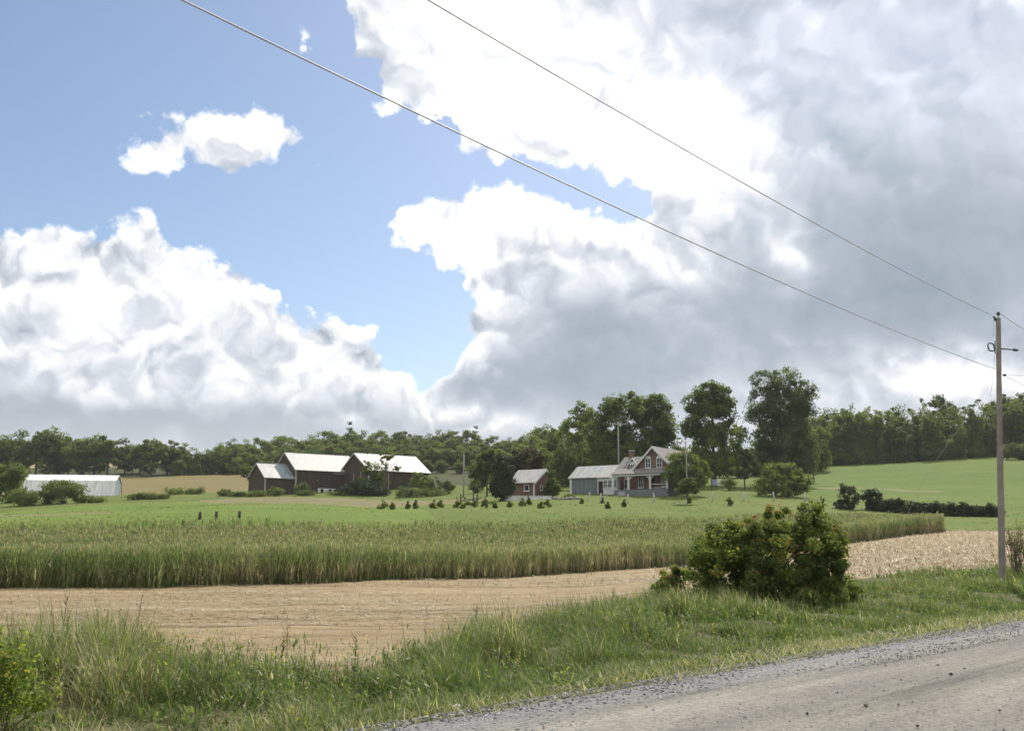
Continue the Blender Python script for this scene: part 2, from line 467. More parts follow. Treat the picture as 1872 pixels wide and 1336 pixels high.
# ================================================================== terrain
def zr(row, d):
    _, y, z = ray(936, row)
    return EYE + z / y * d
KX = F * 1.012
COLS = {
    -500: [(5, 'z', 0), (12, 'z', -.15), (28, 'z', -.4), (42, 1078), (92, 'z', 1.4), (100, 954), (165, 938), (225, 915), (250, 905), (330, 876), (345, 872), (430, 848), (520, 842)],
    0:    [(5, 'z', 0), (12, 'z', -.12), (28, 'z', -.38), (44, 1076), (92, 'z', 1.5), (100, 953), (165, 936), (225, 913), (250, 904), (330, 876), (345, 872), (430, 848), (520, 842)],
    450:  [(5, 'z', 0), (12, 'z', -.1), (28, 'z', -.36), (45, 1073), (92, 'z', 1.6), (100, 951), (190, 915), (213, 906), (240, 896), (265, 888), (330, 868), (450, 840), (520, 835)],
    700:  [(5, 'z', 0), (12, 'z', -.05), (28, 'z', -.35), (50, 1063), (95, 'z', 1.6), (103, 949), (170, 925), (205, 906), (222, 892), (250, 884), (330, 865), (450, 835), (520, 832)],
    950:  [(5, 'z', 0), (14, 'z', -.05), (30, 'z', -.3), (60, 1056), (102, 'z', 1.8), (110, 948), (140, 922), (157, 911), (170, 904), (200, 893), (300, 868), (450, 830), (520, 828)],
    1250: [(5, 'z', 0), (20, 'z', 0), (40, 'z', -.15), (75, 1036), (114, 'z', 2.6), (121, 942), (140, 920), (155, 905), (163, 899), (178, 892), (205, 882), (300, 862), (450, 830), (520, 828)],
    1500: [(5, 'z', 0), (25, 'z', 0), (40, 'z', 0.05), (88, 996), (118, 'z', 3.3), (127, 942), (145, 920), (165, 905), (200, 885), (262, 855), (300, 848), (450, 835), (520, 832)],
    1725: [(5, 'z', 0), (25, 'z', 0), (38, 'z', .08), (60, 1016), (106, 972), (116, 961), (130, 946), (150, 928), (200, 890), (265, 843), (300, 838), (450, 832), (520, 830)],
    1872: [(5, 'z', 0), (25, 'z', 0), (38, 'z', .1), (60, 1012), (106, 969), (116, 958), (130, 944), (150, 925), (200, 886), (268, 833), (300, 830), (450, 830), (520, 828)],
    2500: [(5, 'z', 0), (25, 'z', 0), (38, 'z', .1), (60, 1012), (106, 969), (116, 958), (130, 944), (150, 925), (200, 886), (268, 833), (300, 830), (450, 830), (520, 828)],
}
def pchip(x, y, q):
    x, y = np.asarray(x, float), np.asarray(y, float)
    h = np.diff(x); dl = np.diff(y) / h
    m = np.zeros_like(y)
    for i in range(1, len(x) - 1):
        if dl[i - 1] * dl[i] > 0:
            w1, w2 = 2 * h[i] + h[i - 1], h[i] + 2 * h[i - 1]
            m[i] = (w1 + w2) / (w1 / dl[i - 1] + w2 / dl[i])
    m[0], m[-1] = dl[0], dl[-1]
    i = np.clip(np.searchsorted(x, q) - 1, 0, len(x) - 2)
    t = (q - x[i]) / h[i]
    r = (1 + 2 * t) * (1 - t) ** 2 * y[i] + t * (1 - t) ** 2 * h[i] * m[i] + t * t * (3 - 2 * t) * y[i + 1] + t * t * (t - 1) * h[i] * m[i + 1]
    return np.where(q < x[0], y[0], np.where(q > x[-1], y[-1], r))
LD = np.linspace(math.log(3), math.log(520), 500)
PXG = np.linspace(-500, 2500, 301)
tab = []
for cpx, pts in COLS.items():
    d = [p[0] for p in pts]
    z = [p[2] if p[1] == 'z' else zr(p[1], p[0]) for p in pts]
    tab.append(pchip(np.log(d), z, LD))
tab = np.array(tab)
ck = np.array(list(COLS), float)
TZ = np.empty((len(PXG), len(LD)))
for j in range(len(LD)):
    TZ[:, j] = np.interp(PXG, ck, tab[:, j])
ker = np.exp(-0.5 * (np.arange(-12, 13) / 4.5) ** 2); ker /= ker.sum()
TZ = np.apply_along_axis(lambda c: np.convolve(np.pad(c, 12, mode='edge'), ker, 'valid'), 0, TZ)

def vnoise(x, y, seed=0):
    """smooth value noise, vectorised"""
    xi, yi = np.floor(x).astype(np.int64), np.floor(y).astype(np.int64)
    fx, fy = x - xi, y - yi
    fx, fy = fx * fx * (3 - 2 * fx), fy * fy * (3 - 2 * fy)
    def h(a, b):
        n = (a * 374761393 + b * 668265263 + seed * 1442695041) & 0xffffffff
        n = ((n ^ (n >> 13)) * 1274126177) & 0xffffffff
        return ((n ^ (n >> 16)) & 0xffff) / 65535.0
    return (h(xi, yi) * (1 - fx) + h(xi + 1, yi) * fx) * (1 - fy) + (h(xi, yi + 1) * (1 - fx) + h(xi + 1, yi + 1) * fx) * fy
def fbm(x, y, o=4, seed=0):
    s, a, t = 0, 1, 0
    for i in range(o):
        s = s + a * vnoise(x, y, seed + i); t += a
        x, y, a = x * 2.03 + 11.3, y * 2.03 + 5.7, a * 0.5
    return s / t

# the road: its far edge runs through RA along RD; RN points from the verge to the road
RANG = R(45.6)
RA = np.array([1.58, 12.07]); RD = np.array([math.cos(RANG), math.sin(RANG)]); RN = np.array([math.sin(RANG), -math.cos(RANG)])
def road_e(x, y):
    t = (x - RA[0]) * RD[0] + (y - RA[1]) * RD[1]
    e = (x - RA[0]) * RN[0] + (y - RA[1]) * RN[1]
    return e + 0.0022 * np.clip(t - 8, 0, 60) ** 2 * 0 , t
ROAD_W = 8.2
VE = ([-900, -100, 0, 300, 480, 610, 680, 800, 950, 1200, 1540, 1720, 1900, 2600], [15, 16.8, 16.6, 15.6, 14.7, 14.1, 14.8, 17.4, 21.5, 28.5, 40, 45.5, 50, 70])
def verge_end(px):
    """how deep the verge reaches before the cut field begins"""
    return np.interp(px, *VE)
def verge_f(x, y):
    """0 at the road edge, 1 at the field edge"""
    px, d = polar(x, y)
    de = verge_end(px)
    e, t = road_e(x, y)
    ee, _ = road_e((px - 936) / KX * de, de)
    return -e / np.maximum(-ee, 1.5)
def verge_w(t):
    return np.interp(t, [-60, -12, -5, 0, 8, 29, 45, 80], [7.0, 7.4, 6.6, 5.9, 7.6, 11.0, 9.5, 7.0])

def polar(x, y):
    th = np.clip(np.arctan2(x, y), R(-40), R(40))
    r = np.hypot(x, y)
    return 936 + np.tan(th) * KX, np.maximum(r * np.cos(th), 0.01)

def gz(x, y):
    x, y = np.asarray(x, float), np.asarray(y, float)
    px, d = polar(x, y)
    u = (np.clip(px, PXG[0], PXG[-1]) - PXG[0]) / (PXG[1] - PXG[0]); v = (np.clip(np.log(d), LD[0], LD[-1]) - LD[0]) / (LD[1] - LD[0])
    i = np.clip(u.astype(int), 0, len(PXG) - 2); j = np.clip(v.astype(int), 0, len(LD) - 2)
    fu, fv = u - i, v - j
    z = (TZ[i, j] * (1 - fu) + TZ[i + 1, j] * fu) * (1 - fv) + (TZ[i, j + 1] * (1 - fu) + TZ[i + 1, j + 1] * fu) * fv
    e, t = road_e(x, y)
    off = (fbm(x * 0.35, y * 0.35, 3, 3) - 0.5) * 0.22 * np.clip(-e / 3, 0, 1) * np.clip((90 - d) / 60, 0, 1)
    off = off + (fbm(x * 0.05, y * 0.05, 3, 9) - 0.5) * 0.9 * np.clip((d - 95) / 60, 0, 1)
    dip = -0.22 * np.exp(-((e + 2.6) / 1.6) ** 2) * np.clip((60 - d) / 30, 0, 1)
    z = np.where((e > 0) & (d < 60), np.minimum(z, 0.02) * 0.3 , z)
    return z + off + dip
def gzf(x, y):
    return float(gz(np.array([x]), np.array([y]))[0])

CF = ([-900, 0, 300, 600, 900, 1200, 1400, 1540, 1726], [38, 44, 44.5, 49, 57, 72, 81, 88, 106])
CB = ([-900, 0, 700, 950, 1250, 1540, 1726], [90, 94, 97, 104, 116, 121, 113])
def zone(x, y):
    """which field a point of the ground belongs to"""
    px, d = polar(x, y)
    e, t = road_e(x, y)
    wob = (fbm(x * 0.15, y * 0.15, 3, 21) - 0.5)
    front, back = np.interp(px, *CF), np.interp(px, *CB)
    z = np.full(px.shape, 'woodfloor', dtype=object)
    near = d < 100
    verge = ((d < verge_end(px) + wob * 1.6) & (d < 140)) | (e > -0.8)
    z[(px < 1730) & (d < front)] = 'stubble'
    z[(px >= 1728) & (d < 108 + wob * 6)] = 'stubble'
    z[(px < 1728) & (d >= front) & (d < back)] = 'crop_soil'
    beh = ((px < 1728) & (d >= back)) | ((px >= 1728) & (d >= 108 + wob * 6))
    hay_end = np.interp(px, [-900, 0, 200, 450, 620, 740, 800], [165, 166, 190, 195, 178, 150, 100])
    z[beh & (d < hay_end + wob * 10)] = 'hay'
    lawn_end = np.interp(px, [700, 850, 950, 1250, 1450], [205, 215, 205, 240, 250])
    far_side = beh & (d >= hay_end + wob * 10)
    z[far_side & (px <= 700) & (d < 236)] = 'lawn'
    lawn_end = np.interp(px, [600, 700, 850, 950, 1250, 1450], [225, 230, 225, 225, 250, 260])
    z[far_side & (px > 600) & (d < lawn_end + wob * 12) & (px < 1500)] = 'lawn'
    z[beh & (px >= 1470 + wob * 60) & (d < 272)] = 'hill'
    z[beh & (px >= 1440) & (d < 150 + wob * 24)] = 'lawn'
    for ex, ed, rx, rd in ((500, 193, 140, 10), (600, 185, 120, 9), (735, 163, 150, 13), (690, 172, 110, 12), (40, 113, 170, 3.5), (1610, 187, 118, 2.6)):
        z[beh & (((px - ex) / rx) ** 2 + ((d - ed) / rd) ** 2 < 1 + wob * 1.2)] = 'dirt'
    z[(px < 560) & (d >= 234) & (d < 336)] = 'grain'
    z[(px < 620) & (d >= 395)] = 'far'
    z[verge] = 'verge'
    return z

print('ground')
thd = np.radians(np.concatenate([np.linspace(-180, -42, 24)[:-1], np.linspace(-42, -31, 24)[:-1], np.linspace(-31, 31, 620), np.linspace(31, 42, 24)[1:], np.linspace(42, 180, 24)[1:]]))
rr = np.concatenate([np.linspace(0.4, 6, 8)[:-1], np.geomspace(6, 520, 235), np.geomspace(560, 6000, 14)])
TT, RRR = np.meshgrid(thd, rr, indexing='ij')
GX, GY = RRR * np.sin(TT), RRR * np.cos(TT)
GZ = gz(GX, GY)
GZ = np.where(RRR > 520, GZ - (RRR - 520) * 0.004, GZ)
nT, nR = TT.shape
gv = np.stack([GX, GY, GZ], -1).reshape(-1, 3)
ii, jj = np.meshgrid(np.arange(nT - 1), np.arange(nR - 1), indexing='ij')
gf = np.stack([ii * nR + jj, ii * nR + jj + 1, (ii + 1) * nR + jj + 1, (ii + 1) * nR + jj], -1).reshape(-1, 4)[:, ::-1]
cx = (GX[:-1, :-1] + GX[1:, 1:]) / 2; cy = (GY[:-1, :-1] + GY[1:, 1:]) / 2
gzone = zone(cx, cy).ravel()
ZN = {'verge': 'roadside_verge_ground', 'stubble': 'stubble_field_ground', 'crop_soil': 'crop_field_ground', 'hay': 'hay_field_ground', 'lawn': 'lawn_ground', 'hill': 'hill_field_ground',
      'grain': 'grain_field_ground', 'far': 'far_field_ground', 'dirt': 'farmyard_ground', 'woodfloor': 'woodland_ground'}
for k, nm in ZN.items():
    fs = gf[gzone == k]
    if not len(fs): continue
    used, inv = np.unique(fs, return_inverse=True)
    o = link(nm, mesh_np(nm, gv[used], inv.reshape(-1, 4), MAT[k], smooth=True))
    tag(o, kind='structure')
# centre cap under the viewer
n0 = np.arange(nT)[:-1] * nR
capv = np.vstack([gv[n0], [[0, 0, 0.0]]])
capf = np.array([[i, len(n0), (i + 1) % len(n0)] for i in range(len(n0))])[:, ::-1]
# (the road lies over it)
tag(link('road_bed_ground', mesh_np('road_bed_ground', capv, capf, MAT['verge'])), kind='structure')

# the gravel road: a sheet a little above the ground, crowned, with an uneven edge
tt = np.concatenate([np.arange(-70, -14, 1.5), np.arange(-14, 40, 0.25), np.arange(40, 260, 2.0)])
ee = np.concatenate([np.linspace(-0.25, 1.2, 10), np.linspace(1.2, ROAD_W + 0.3, 18)[1:]])
T2, E2 = np.meshgrid(tt, ee, indexing='ij')
wob = (fbm(T2 * 0.9, T2 * 0 + 3.3, 3, 5) - 0.5) * 0.5
fall = np.clip(1 - (E2 + 0.25) / 0.8, 0, 1)
EE2 = E2 + wob * fall
RX = RA[0] + RD[0] * T2 + RN[0] * EE2; RY = RA[1] + RD[1] * T2 + RN[1] * EE2
RZ = gz(RX, RY) * 0.2 + 0.05 + 0.07 * np.clip(EE2 / 3, 0, 1) - 0.12 * np.clip(-EE2 / 0.4, 0, 1) + (fbm(T2 * 0.15, E2 * 1.8, 3, 8) - 0.5) * 0.05
far_lift = np.clip((np.hypot(RX, RY) - 45) / 20, 0, 1)
RZ = RZ * (1 - far_lift) + (gz(RX, RY) + 0.1) * far_lift
rvv = np.stack([RX, RY, RZ], -1).reshape(-1, 3)
a, b = T2.shape
ii, jj = np.meshgrid(np.arange(a - 1), np.arange(b - 1), indexing='ij')
rf = np.stack([ii * b + jj, (ii + 1) * b + jj, (ii + 1) * b + jj + 1, ii * b + jj + 1], -1).reshape(-1, 4)[:, ::-1]
tag(link('gravel_road', mesh_np('gravel_road', rvv, rf, MAT['gravel'], {'across': E2.ravel()}, smooth=True)), kind='structure')
def road_z(x, y):
    e, t = road_e(x, y)
    return gz(x, y) * 0.2 + 0.05 + 0.07 * np.clip(e / 3, 0, 1)

# ================================================================== vegetation
G1, G2, G3, G4 = (0.022, 0.042, 0.010), (0.036, 0.062, 0.015), (0.055, 0.088, 0.020), (0.095, 0.125, 0.028)
MAT['leaf_dark'] = leaf_mat('maple_leaves', [(0.0, (0.066, 0.092, 0.024)), (0.4, (0.094, 0.130, 0.030)), (0.75, (0.135, 0.172, 0.038)), (1.0, (0.19, 0.215, 0.048))])
MAT['leaf_mid'] = leaf_mat('mixed_leaves', [(0.0, (0.076, 0.106, 0.026)), (0.4, (0.112, 0.152, 0.034)), (0.75, (0.155, 0.195, 0.044)), (1.0, (0.21, 0.235, 0.055))])
MAT['leaf_light'] = leaf_mat('pale_leaves', [(0.0, (0.045, 0.070, 0.022)), (0.4, (0.070, 0.098, 0.032)), (0.75, (0.105, 0.140, 0.045)), (1.0, (0.17, 0.19, 0.055))])
MAT['leaf_grey'] = leaf_mat('silvery_leaves', [(0.0, (0.060, 0.085, 0.036)), (0.4, (0.085, 0.115, 0.048)), (0.75, (0.115, 0.148, 0.065)), (1.0, (0.17, 0.195, 0.10))])
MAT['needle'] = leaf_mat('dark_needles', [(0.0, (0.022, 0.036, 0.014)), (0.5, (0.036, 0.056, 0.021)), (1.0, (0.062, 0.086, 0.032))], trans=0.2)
MAT['leaf_bronze'] = leaf_mat('bronze_leaves', [(0.0, (0.030, 0.030, 0.014)), (0.5, (0.055, 0.050, 0.024)), (1.0, (0.085, 0.082, 0.036))])
MAT['bark'] = plain_mat('grey_bark', (0.085, 0.070, 0.055), 0.9, var=0.4, scale=2.0, bump_s=0.6)

def leaves(centers, size, up_bias=0.5, outward=None, aspect=0.6, rg=None, droop=0.0):
    """one four-cornered leaf per centre, folded a little; returns verts, faces"""
    rg = rg or rng
    n = len(centers)
    nor = rg.normal(size=(n, 3))
    nor[:, 2] += up_bias * 2
    if outward is not None: nor += outward * 1.2
    nor /= np.linalg.norm(nor, axis=1, keepdims=True)
    t = rg.normal(size=(n, 3)); t[:, 2] -= droop
    t -= nor * (t * nor).sum(1, keepdims=True)
    t /= np.linalg.norm(t, axis=1, keepdims=True) + 1e-9
    b = np.cross(nor, t)
    s = (np.asarray(size) * rg.uniform(0.65, 1.35, n))[:, None] * 0.5
    fold = nor * s * 0.25
    v = np.stack([centers - t * s, centers + b * s * aspect + fold, centers + t * s, centers - b * s * aspect + fold], 1)
    f = np.arange(n * 4).reshape(n, 4)
    return v.reshape(-1, 3), f

def clump_leaves(lobes, n, clump_r, n_clumps, seed, inner=0.55, squash=0.8, keep=None):
    """leaf centres gathered in clumps spread through a union of ellipsoid lobes (cx,cy,cz,rx,ry,rz)"""
    rg = np.random.default_rng(seed)
    L = np.array(lobes, float)
    vol = (L[:, 3] * L[:, 4] * L[:, 5]) ** 0.67
    pick = rg.choice(len(L), n_clumps, p=vol / vol.sum())
    d = rg.normal(size=(n_clumps, 3)); d /= np.linalg.norm(d, axis=1, keepdims=True)
    r = inner + (1 - inner) * rg.random(n_clumps) ** 0.6
    c = L[pick, :3] + d * r[:, None] * L[pick, 3:]
    if keep is not None:
        ok = keep(c, rg); c, d = c[ok], d[ok]
    w = rg.uniform(0.5, 1.5, len(c)); w /= w.sum()
    own = rg.choice(len(c), n, p=w)
    rad = clump_r * rg.uniform(0.6, 1.4, len(c))
    q = rg.normal(size=(n, 3)); q /= np.linalg.norm(q, axis=1, keepdims=True)
    q *= (rg.random(n) ** 0.45)[:, None]
    q[:, 2] *= squash
    p = c[own] + q * rad[own][:, None]
    ctint = rg.normal(0.45, 0.16, len(c))
    tint = np.clip(ctint[own] + rg.normal(0, 0.16, n), 0, 1)
    outw = (p - L[:, :3].mean(0)); outw /= np.linalg.norm(outw, axis=1, keepdims=True) + 1e-9
    return p, tint, outw, c, rg

def crown_mesh(name, lobes, n, leaf, clump_r, n_clumps, mat, seed, inner=0.55, up=0.4, aspect=0.6, squash=0.8, keep=None, droop=0.0, zmin=None):
    p, tint, outw, c, rg = clump_leaves(lobes, n, clump_r, n_clumps, seed, inner, squash, keep)
    if zmin is not None:
        ok = p[:, 2] > zmin
        p, tint, outw = p[ok], tint[ok], outw[ok]
    v, f = leaves(p, leaf, up, outw, aspect, rg, droop)
    me = mesh_np(name, v, f, mat, {'tint': np.repeat(tint, 4)})
    return me, c

def limb_mesh(name, base_r, h, tips, mat, seed, forks=7, lean=0.0, sides=8, split=0.35):
    """tapered trunk with limbs running out to some of the tips"""
    rg = random.Random(seed)
    mb = MB()
    top = Vector((lean + rg.uniform(-.2, .2), rg.uniform(-.2, .2), h))
    trunk = [Vector((0, 0, -0.5)), Vector((0, 0, 0.02)), Vector((lean * .1, 0, h * .3)), Vector((lean * .4 + rg.uniform(-.15, .15), rg.uniform(-.15, .15), h * .65)), top]
    mb.tube(trunk, [base_r * 1.5, base_r * 1.25, base_r * .85, base_r * .55, base_r * .15], sides)
    tips = list(tips)
    rg.shuffle(tips)
    for t in tips[:forks]:
        t = Vector(t)
        s = rg.uniform(split, 0.8)
        p0 = trunk[1].lerp(top, s)
        mid = p0.lerp(t, 0.5) + Vector((0, 0, 0.08 * (t - p0).length))
        mb.tube([p0, mid, t], [base_r * 0.42 * (1.1 - s), base_r * 0.25 * (1.1 - s), base_r * .05], 5, caps=False)
    return mb.mesh(name, mat, smooth=True)

def place(px, depth):
    x = (px - 936.0) / KX * depth
    return x, depth, gzf(x, depth)

def row_of(z, depth):
    """image row of a height z at a depth"""
    e = (z - EYE) / depth
    # e = (SP + b CP)/(CP - b SP)
    b = (e * CP - SP) / (CP + e * SP)
    return 668 - b * F
def z_at(row, depth):
    _, y, z = ray(936, row)
    return EYE + z / y * depth

# ---- kinds of tree: (trunk mesh, crown mesh, height, width)
PROTO = {}
def proto(key, h, w, base, n, leaf, mat, seed, kind='round', clump=None, ncl=None, tr=None, forks=7):
    rg = random.Random(seed)
    hc = (h - base) / 2
    if kind == 'round':
        lobes = [(0, 0, base + hc, w * .36, w * .36, hc * .85), (0, 0, base + hc * .42, w * .40, w * .40, hc * .36)]
        for i in range(7):
            a = rg.uniform(0, 6.28); zz = base + hc * rg.uniform(0.45, 1.65); k = rg.uniform(.22, .33)
            rad = w * .27 * (1 - abs(zz - base - hc) / hc * 0.55)
            lobes.append((math.cos(a) * rad, math.sin(a) * rad, zz, w * k, w * k, w * k * 0.85))
    elif kind == 'tall':
        lobes = [(0, 0, base + hc, w * .38, w * .38, hc), (0, 0, base + hc * .28, w * .42, w * .42, hc * .26)]
        for i in range(6):
            a = rg.uniform(0, 6.28); zz = base + hc * rg.uniform(0.3, 1.8)
            lobes.append((math.cos(a) * w * .2, math.sin(a) * w * .2, zz, w * .25, w * .25, w * .32))
    elif kind == 'cone':
        lobes = []
        for i in range(9):
            f = i / 8
            lobes.append((0, 0, base + (h - base) * (0.06 + f * 0.9), w * .5 * (1 - f) + .12, w * .5 * (1 - f) + .12, (h - base) * .09))
    crown, c = crown_mesh(key + '_crown', lobes, n, leaf, clump or w * .11, ncl or 46, mat, seed, inner=0.5)
    hi = max(cc[2] for cc in c) + (clump or w * .11) * 0.6
    trunk = limb_mesh(key + '_trunk', tr or h * 0.017, h * 0.8, [tuple(q) for q in c if q[2] > base + .2 * hc], MAT['bark'], seed, forks)
    PROTO[key] = (trunk, crown, hi, w)

for i in range(4):
    proto(f'wood_tree_{i}', 15, 10.5 + i * .6, -0.5, 4800, 0.85, MAT['leaf_mid'] if i % 2 else MAT['leaf_dark'], 100 + i, 'round', clump=1.5, ncl=100)
for i in range(3):
    proto(f'hedge_tree_{i}', 13, 10.5 + i, 1.0, 4600, 0.75, MAT['leaf_dark'] if i else MAT['leaf_mid'], 130 + i, 'round', clump=1.35, ncl=80)
for i in range(5):
    proto(f'tall_tree_{i}', 17, (7.5, 8, 8.5, 6.5, 9)[i], -0.6, 5200, 0.75, [MAT['leaf_dark'], MAT['leaf_mid'], MAT['leaf_light'], MAT['leaf_dark'], MAT['leaf_mid']][i], 160 + i, 'tall', clump=1.2, ncl=120)
proto('pine', 15, 5.5, 3.0, 1500, 0.55, MAT['needle'], 190, 'cone', clump=0.6, ncl=46)

def tree(key, px, depth, top_row, label, cat='tree', group=None, name=None, wscale=None, wpx=None, sink=0.0):
    tr, cr, h, w = PROTO[key]
    x, y, z = place(px, depth)
    s = max(0.2, (z_at(top_row, depth) - z) / h)
    sw = s if wpx is None else wpx / F * depth / w
    if wscale: sw = s * wscale
    sw = min(sw, s * 1.3)
    t = thing(name or 'broadleaf_tree', label, cat, (x, y, z - sink), random.uniform(0, 6.28), group, (sw, sw, s))
    link('trunk', tr, t)
    tag(link('crown', cr, t), kind='stuff')
    return t

rnd = random.Random(3)
def interp(px, pts):
    return float(np.interp(px, [p[0] for p in pts], [p[1] for p in pts]))

# ---- the wood on the hill behind the barns: rows of trees climbing the slope
SIL = [(240, 808), (330, 812), (400, 806), (450, 800), (500, 797), (530, 793), (580, 789), (620, 784), (660, 786), (700, 788), (760, 790), (820, 789), (870, 790), (900, 797), (930, 800), (960, 788),
       (1000, 774), (1030, 768), (1080, 752), (1120, 740), (1300, 760), (1500, 770)]
ORDN = ['first', 'second', 'third', 'fourth', 'fifth', 'sixth', 'seventh', 'eighth', 'ninth', 'tenth', 'eleventh', 'twelfth', 'thirteenth', 'fourteenth']
def place_words(px, marks):
    for lim, words_ in marks:
        if px < lim: return words_
    return marks[-1][1]
MARKS = [(455, 'above the tan field'), (545, 'over the smallest barn'), (640, 'over the main barn'), (795, 'over the right-hand barn'), (865, 'by the grey field pole'), (935, 'over the dark cedar'), (2000, 'over the brick shed')]
count_ = {}
def nth(key):
    count_[key] = count_.get(key, 0) + 1
    return ORDN[min(count_[key], 14) - 1]
for depth, lift, step, p0, p1, rowname in ((312, 44, 32, 445, 930, 'front'), (338, 26, 30, 318, 960, 'second'), (366, 12, 28, 350, 1000, 'third'), (398, 0, 25, 395, 1010, 'skyline')):
    px = p0 + rnd.uniform(0, 10)
    while px < p1:
        k = f'wood_tree_{rnd.randrange(4)}'
        where = place_words(px, MARKS)
        tree(k, px, depth + rnd.uniform(-7, 7), interp(px, SIL) + lift + rnd.uniform(-4, 7), f'{nth((rowname, where))} tree from left, {rowname} row of hillside wood {where}', group='trees of the hillside wood behind the barns', wpx=rnd.uniform(46, 62))
        px += step * rnd.uniform(.75, 1.2)
tree('pine', 637, 402, 771, 'lone spiky tree rising above the skyline of the wood over the main barn', name='pine_tree', wscale=1.3)
tree('pine', 868, 400, 779, 'small pointed treetop breaking the wood skyline left of the house trees', name='pine_tree', wscale=1.4)

# ---- the tree line on the left, each crown apart
left_trees = [(8, 345, 802), (58, 338, 782), (100, 347, 806), (143, 340, 798), (190, 342, 796), (222, 348, 806), (250, 350, 812), (272, 340, 802), (300, 344, 806), (30, 350, 808), (165, 350, 806),
              (118, 352, 812)]
LT = ['dark broad tree at the far left edge of the tree line', 'tallest round-topped tree in the left tree line', 'small pale tree right of the tallest left tree', 'twin-topped tree over the middle of the white barn roof',
      'round dark tree above the right part of the white barn roof', 'narrow tree between the white barn end and the gap in the line', 'low tree just right of the white barn end', 'round-topped tree before the dip of the skyline left of the barns',
      'last tree before the skyline dip left of the brown barns', 'background tree behind the tallest left tree', 'background tree behind the pair over the white barn', 'low background tree filling the gap left of the twin-topped tree']
for i, (px, d, top) in enumerate(left_trees):
    tree(f'hedge_tree_{i % 3}', px, d, top, LT[i], group='trees in the left tree line', wscale=rnd.uniform(1.05, 1.3))
for i, px in enumerate((325, 348, 372, 396, 420, 440)):
    tree(f'wood_tree_{i % 4}', px, 345 + rnd.uniform(-3, 3), 815 + (i % 3) * 4 - i, ['first', 'second', 'third', 'fourth', 'fifth', 'sixth'][i] + ' tree from the left in the row above the tan field beside the barns', group='row of trees above the tan field', wpx=40)
for px, d, top in ((-30, 335, 795), (-70, 345, 800), (-110, 338, 790), (-165, 340, 800), (-215, 346, 794), (-270, 338, 803), (-330, 344, 797)):
    tree('hedge_tree_1', px, d, top, {-30: 'first', -70: 'second', -110: 'third', -165: 'fourth', -215: 'fifth', -270: 'sixth', -330: 'last'}[px] + ' tree of the left tree line past the left frame edge', group='trees beyond the left frame edge')

# ---- the wood along the top of the right-hand field
SILR = [(1480, 752), (1510, 757), (1540, 752), (1560, 742), (1580, 738), (1600, 746), (1640, 748), (1680, 738), (1700, 735), (1738, 724), (1760, 733), (1790, 728), (1812, 722), (1840, 726), (1872, 716), (1950, 720), (2080, 725)]
MARKR = [(1535, 'beside the feathery tree'), (1625, 'above the two hedge shrubs'), (1725, 'above the middle of the field'), (1815, 'left of the utility pole'), (1875, 'right of the utility pole'), (9999, 'beyond the right frame edge')]
for depth, lift, step, p0, p1, rowname in ((276, 14, 23, 1478, 2060, 'front'), (288, 4, 24, 1485, 2060, 'middle'), (302, 0, 26, 1490, 2060, 'back')):
    px = p0
    while px < p1:
        where = place_words(px, MARKR)
        tree(f'tall_tree_{rnd.choice((0, 0, 1, 1, 2, 3, 3, 4))}', px, depth + rnd.uniform(-4, 3), interp(px, SILR) + lift + rnd.uniform(-8, 16), f'{nth(("R", rowname, where))} tree from left, {rowname} row of right wood {where}', group='trees of the wood above the right field', wpx=rnd.uniform(32, 54))
        px += step * rnd.uniform(.8, 1.2)

# ---- the big trees round the house
def big_tree(name, label, px, depth, lobes_px, n, leaf, mat, seed, trunk_r=.4, clump=1.0, ncl=90, inner=.5, up=.4, aspect=.6, droop=0, forks=16, group='tall trees round the farmhouse', keep=None, trunk_top=None, squash=.8):
    """lobes given as (px, row, rx_px, ry_px[, depth offset m, depth radius px])"""
    x, y, z = place(px, depth)
    k = depth / F
    L = []
    for q in lobes_px:
        dy = q[4] if len(q) > 4 else 0.0
        ry_ = q[5] if len(q) > 5 else q[2]
        cz = z_at(q[1], depth) - z
        L.append(((q[0] - px) * k, dy, cz, q[2] * k * .93, ry_ * k * .93, q[3] * k * .93))
    cr, c = crown_mesh(name + '_crown', L, int(n * 1.7), leaf * 1.3, clump * 1.25, int(ncl * 2.4), mat, seed, inner, up, aspect, squash, keep, droop, zmin=0.05)
    h = max(cc[2] for cc in c) if trunk_top is None else z_at(trunk_top, depth) - z
    t = thing(name, label, 'tree' if 'tree' in name or name in ('maple', 'willow', 'cedar') else 'shrub', (x, y, z), 0, group)
    if trunk_r:
        link('trunk', limb_mesh(name + '_trunk', trunk_r, h * .85, [tuple(q) for q in c], MAT['bark'], seed, forks), t)
    tag(link('crown' if trunk_r else 'foliage', cr, t), kind='stuff')
    return t

big_tree('maple_tree', 'broad dark maple behind the middle of the brick house with the antenna mast before it', 1130, 192,
         [(1130, 770, 44, 50), (1110, 755, 30, 32), (1150, 742, 32, 26), (1085, 795, 40, 45), (1130, 830, 50, 40), (1165, 790, 28, 40), (1125, 855, 50, 22)], 9500, .42, MAT['leaf_dark'], 301)
big_tree('maple_tree', 'dark round-topped maple directly behind the brick gable, touching the sky gap', 1200, 196,
         [(1203, 770, 34, 48), (1205, 740, 24, 22), (1180, 752, 24, 26), (1200, 820, 34, 40), (1222, 790, 18, 34)], 6500, .42, MAT['leaf_dark'], 302)
big_tree('broadleaf_tree', 'loose-topped tree left of the maples with sky showing through its crown', 1062, 210,
         [(1062, 760, 22, 26), (1072, 745, 14, 14), (1052, 790, 24, 30), (1064, 820, 30, 30)], 2500, .42, MAT['leaf_mid'], 303, .25, .8, 30)
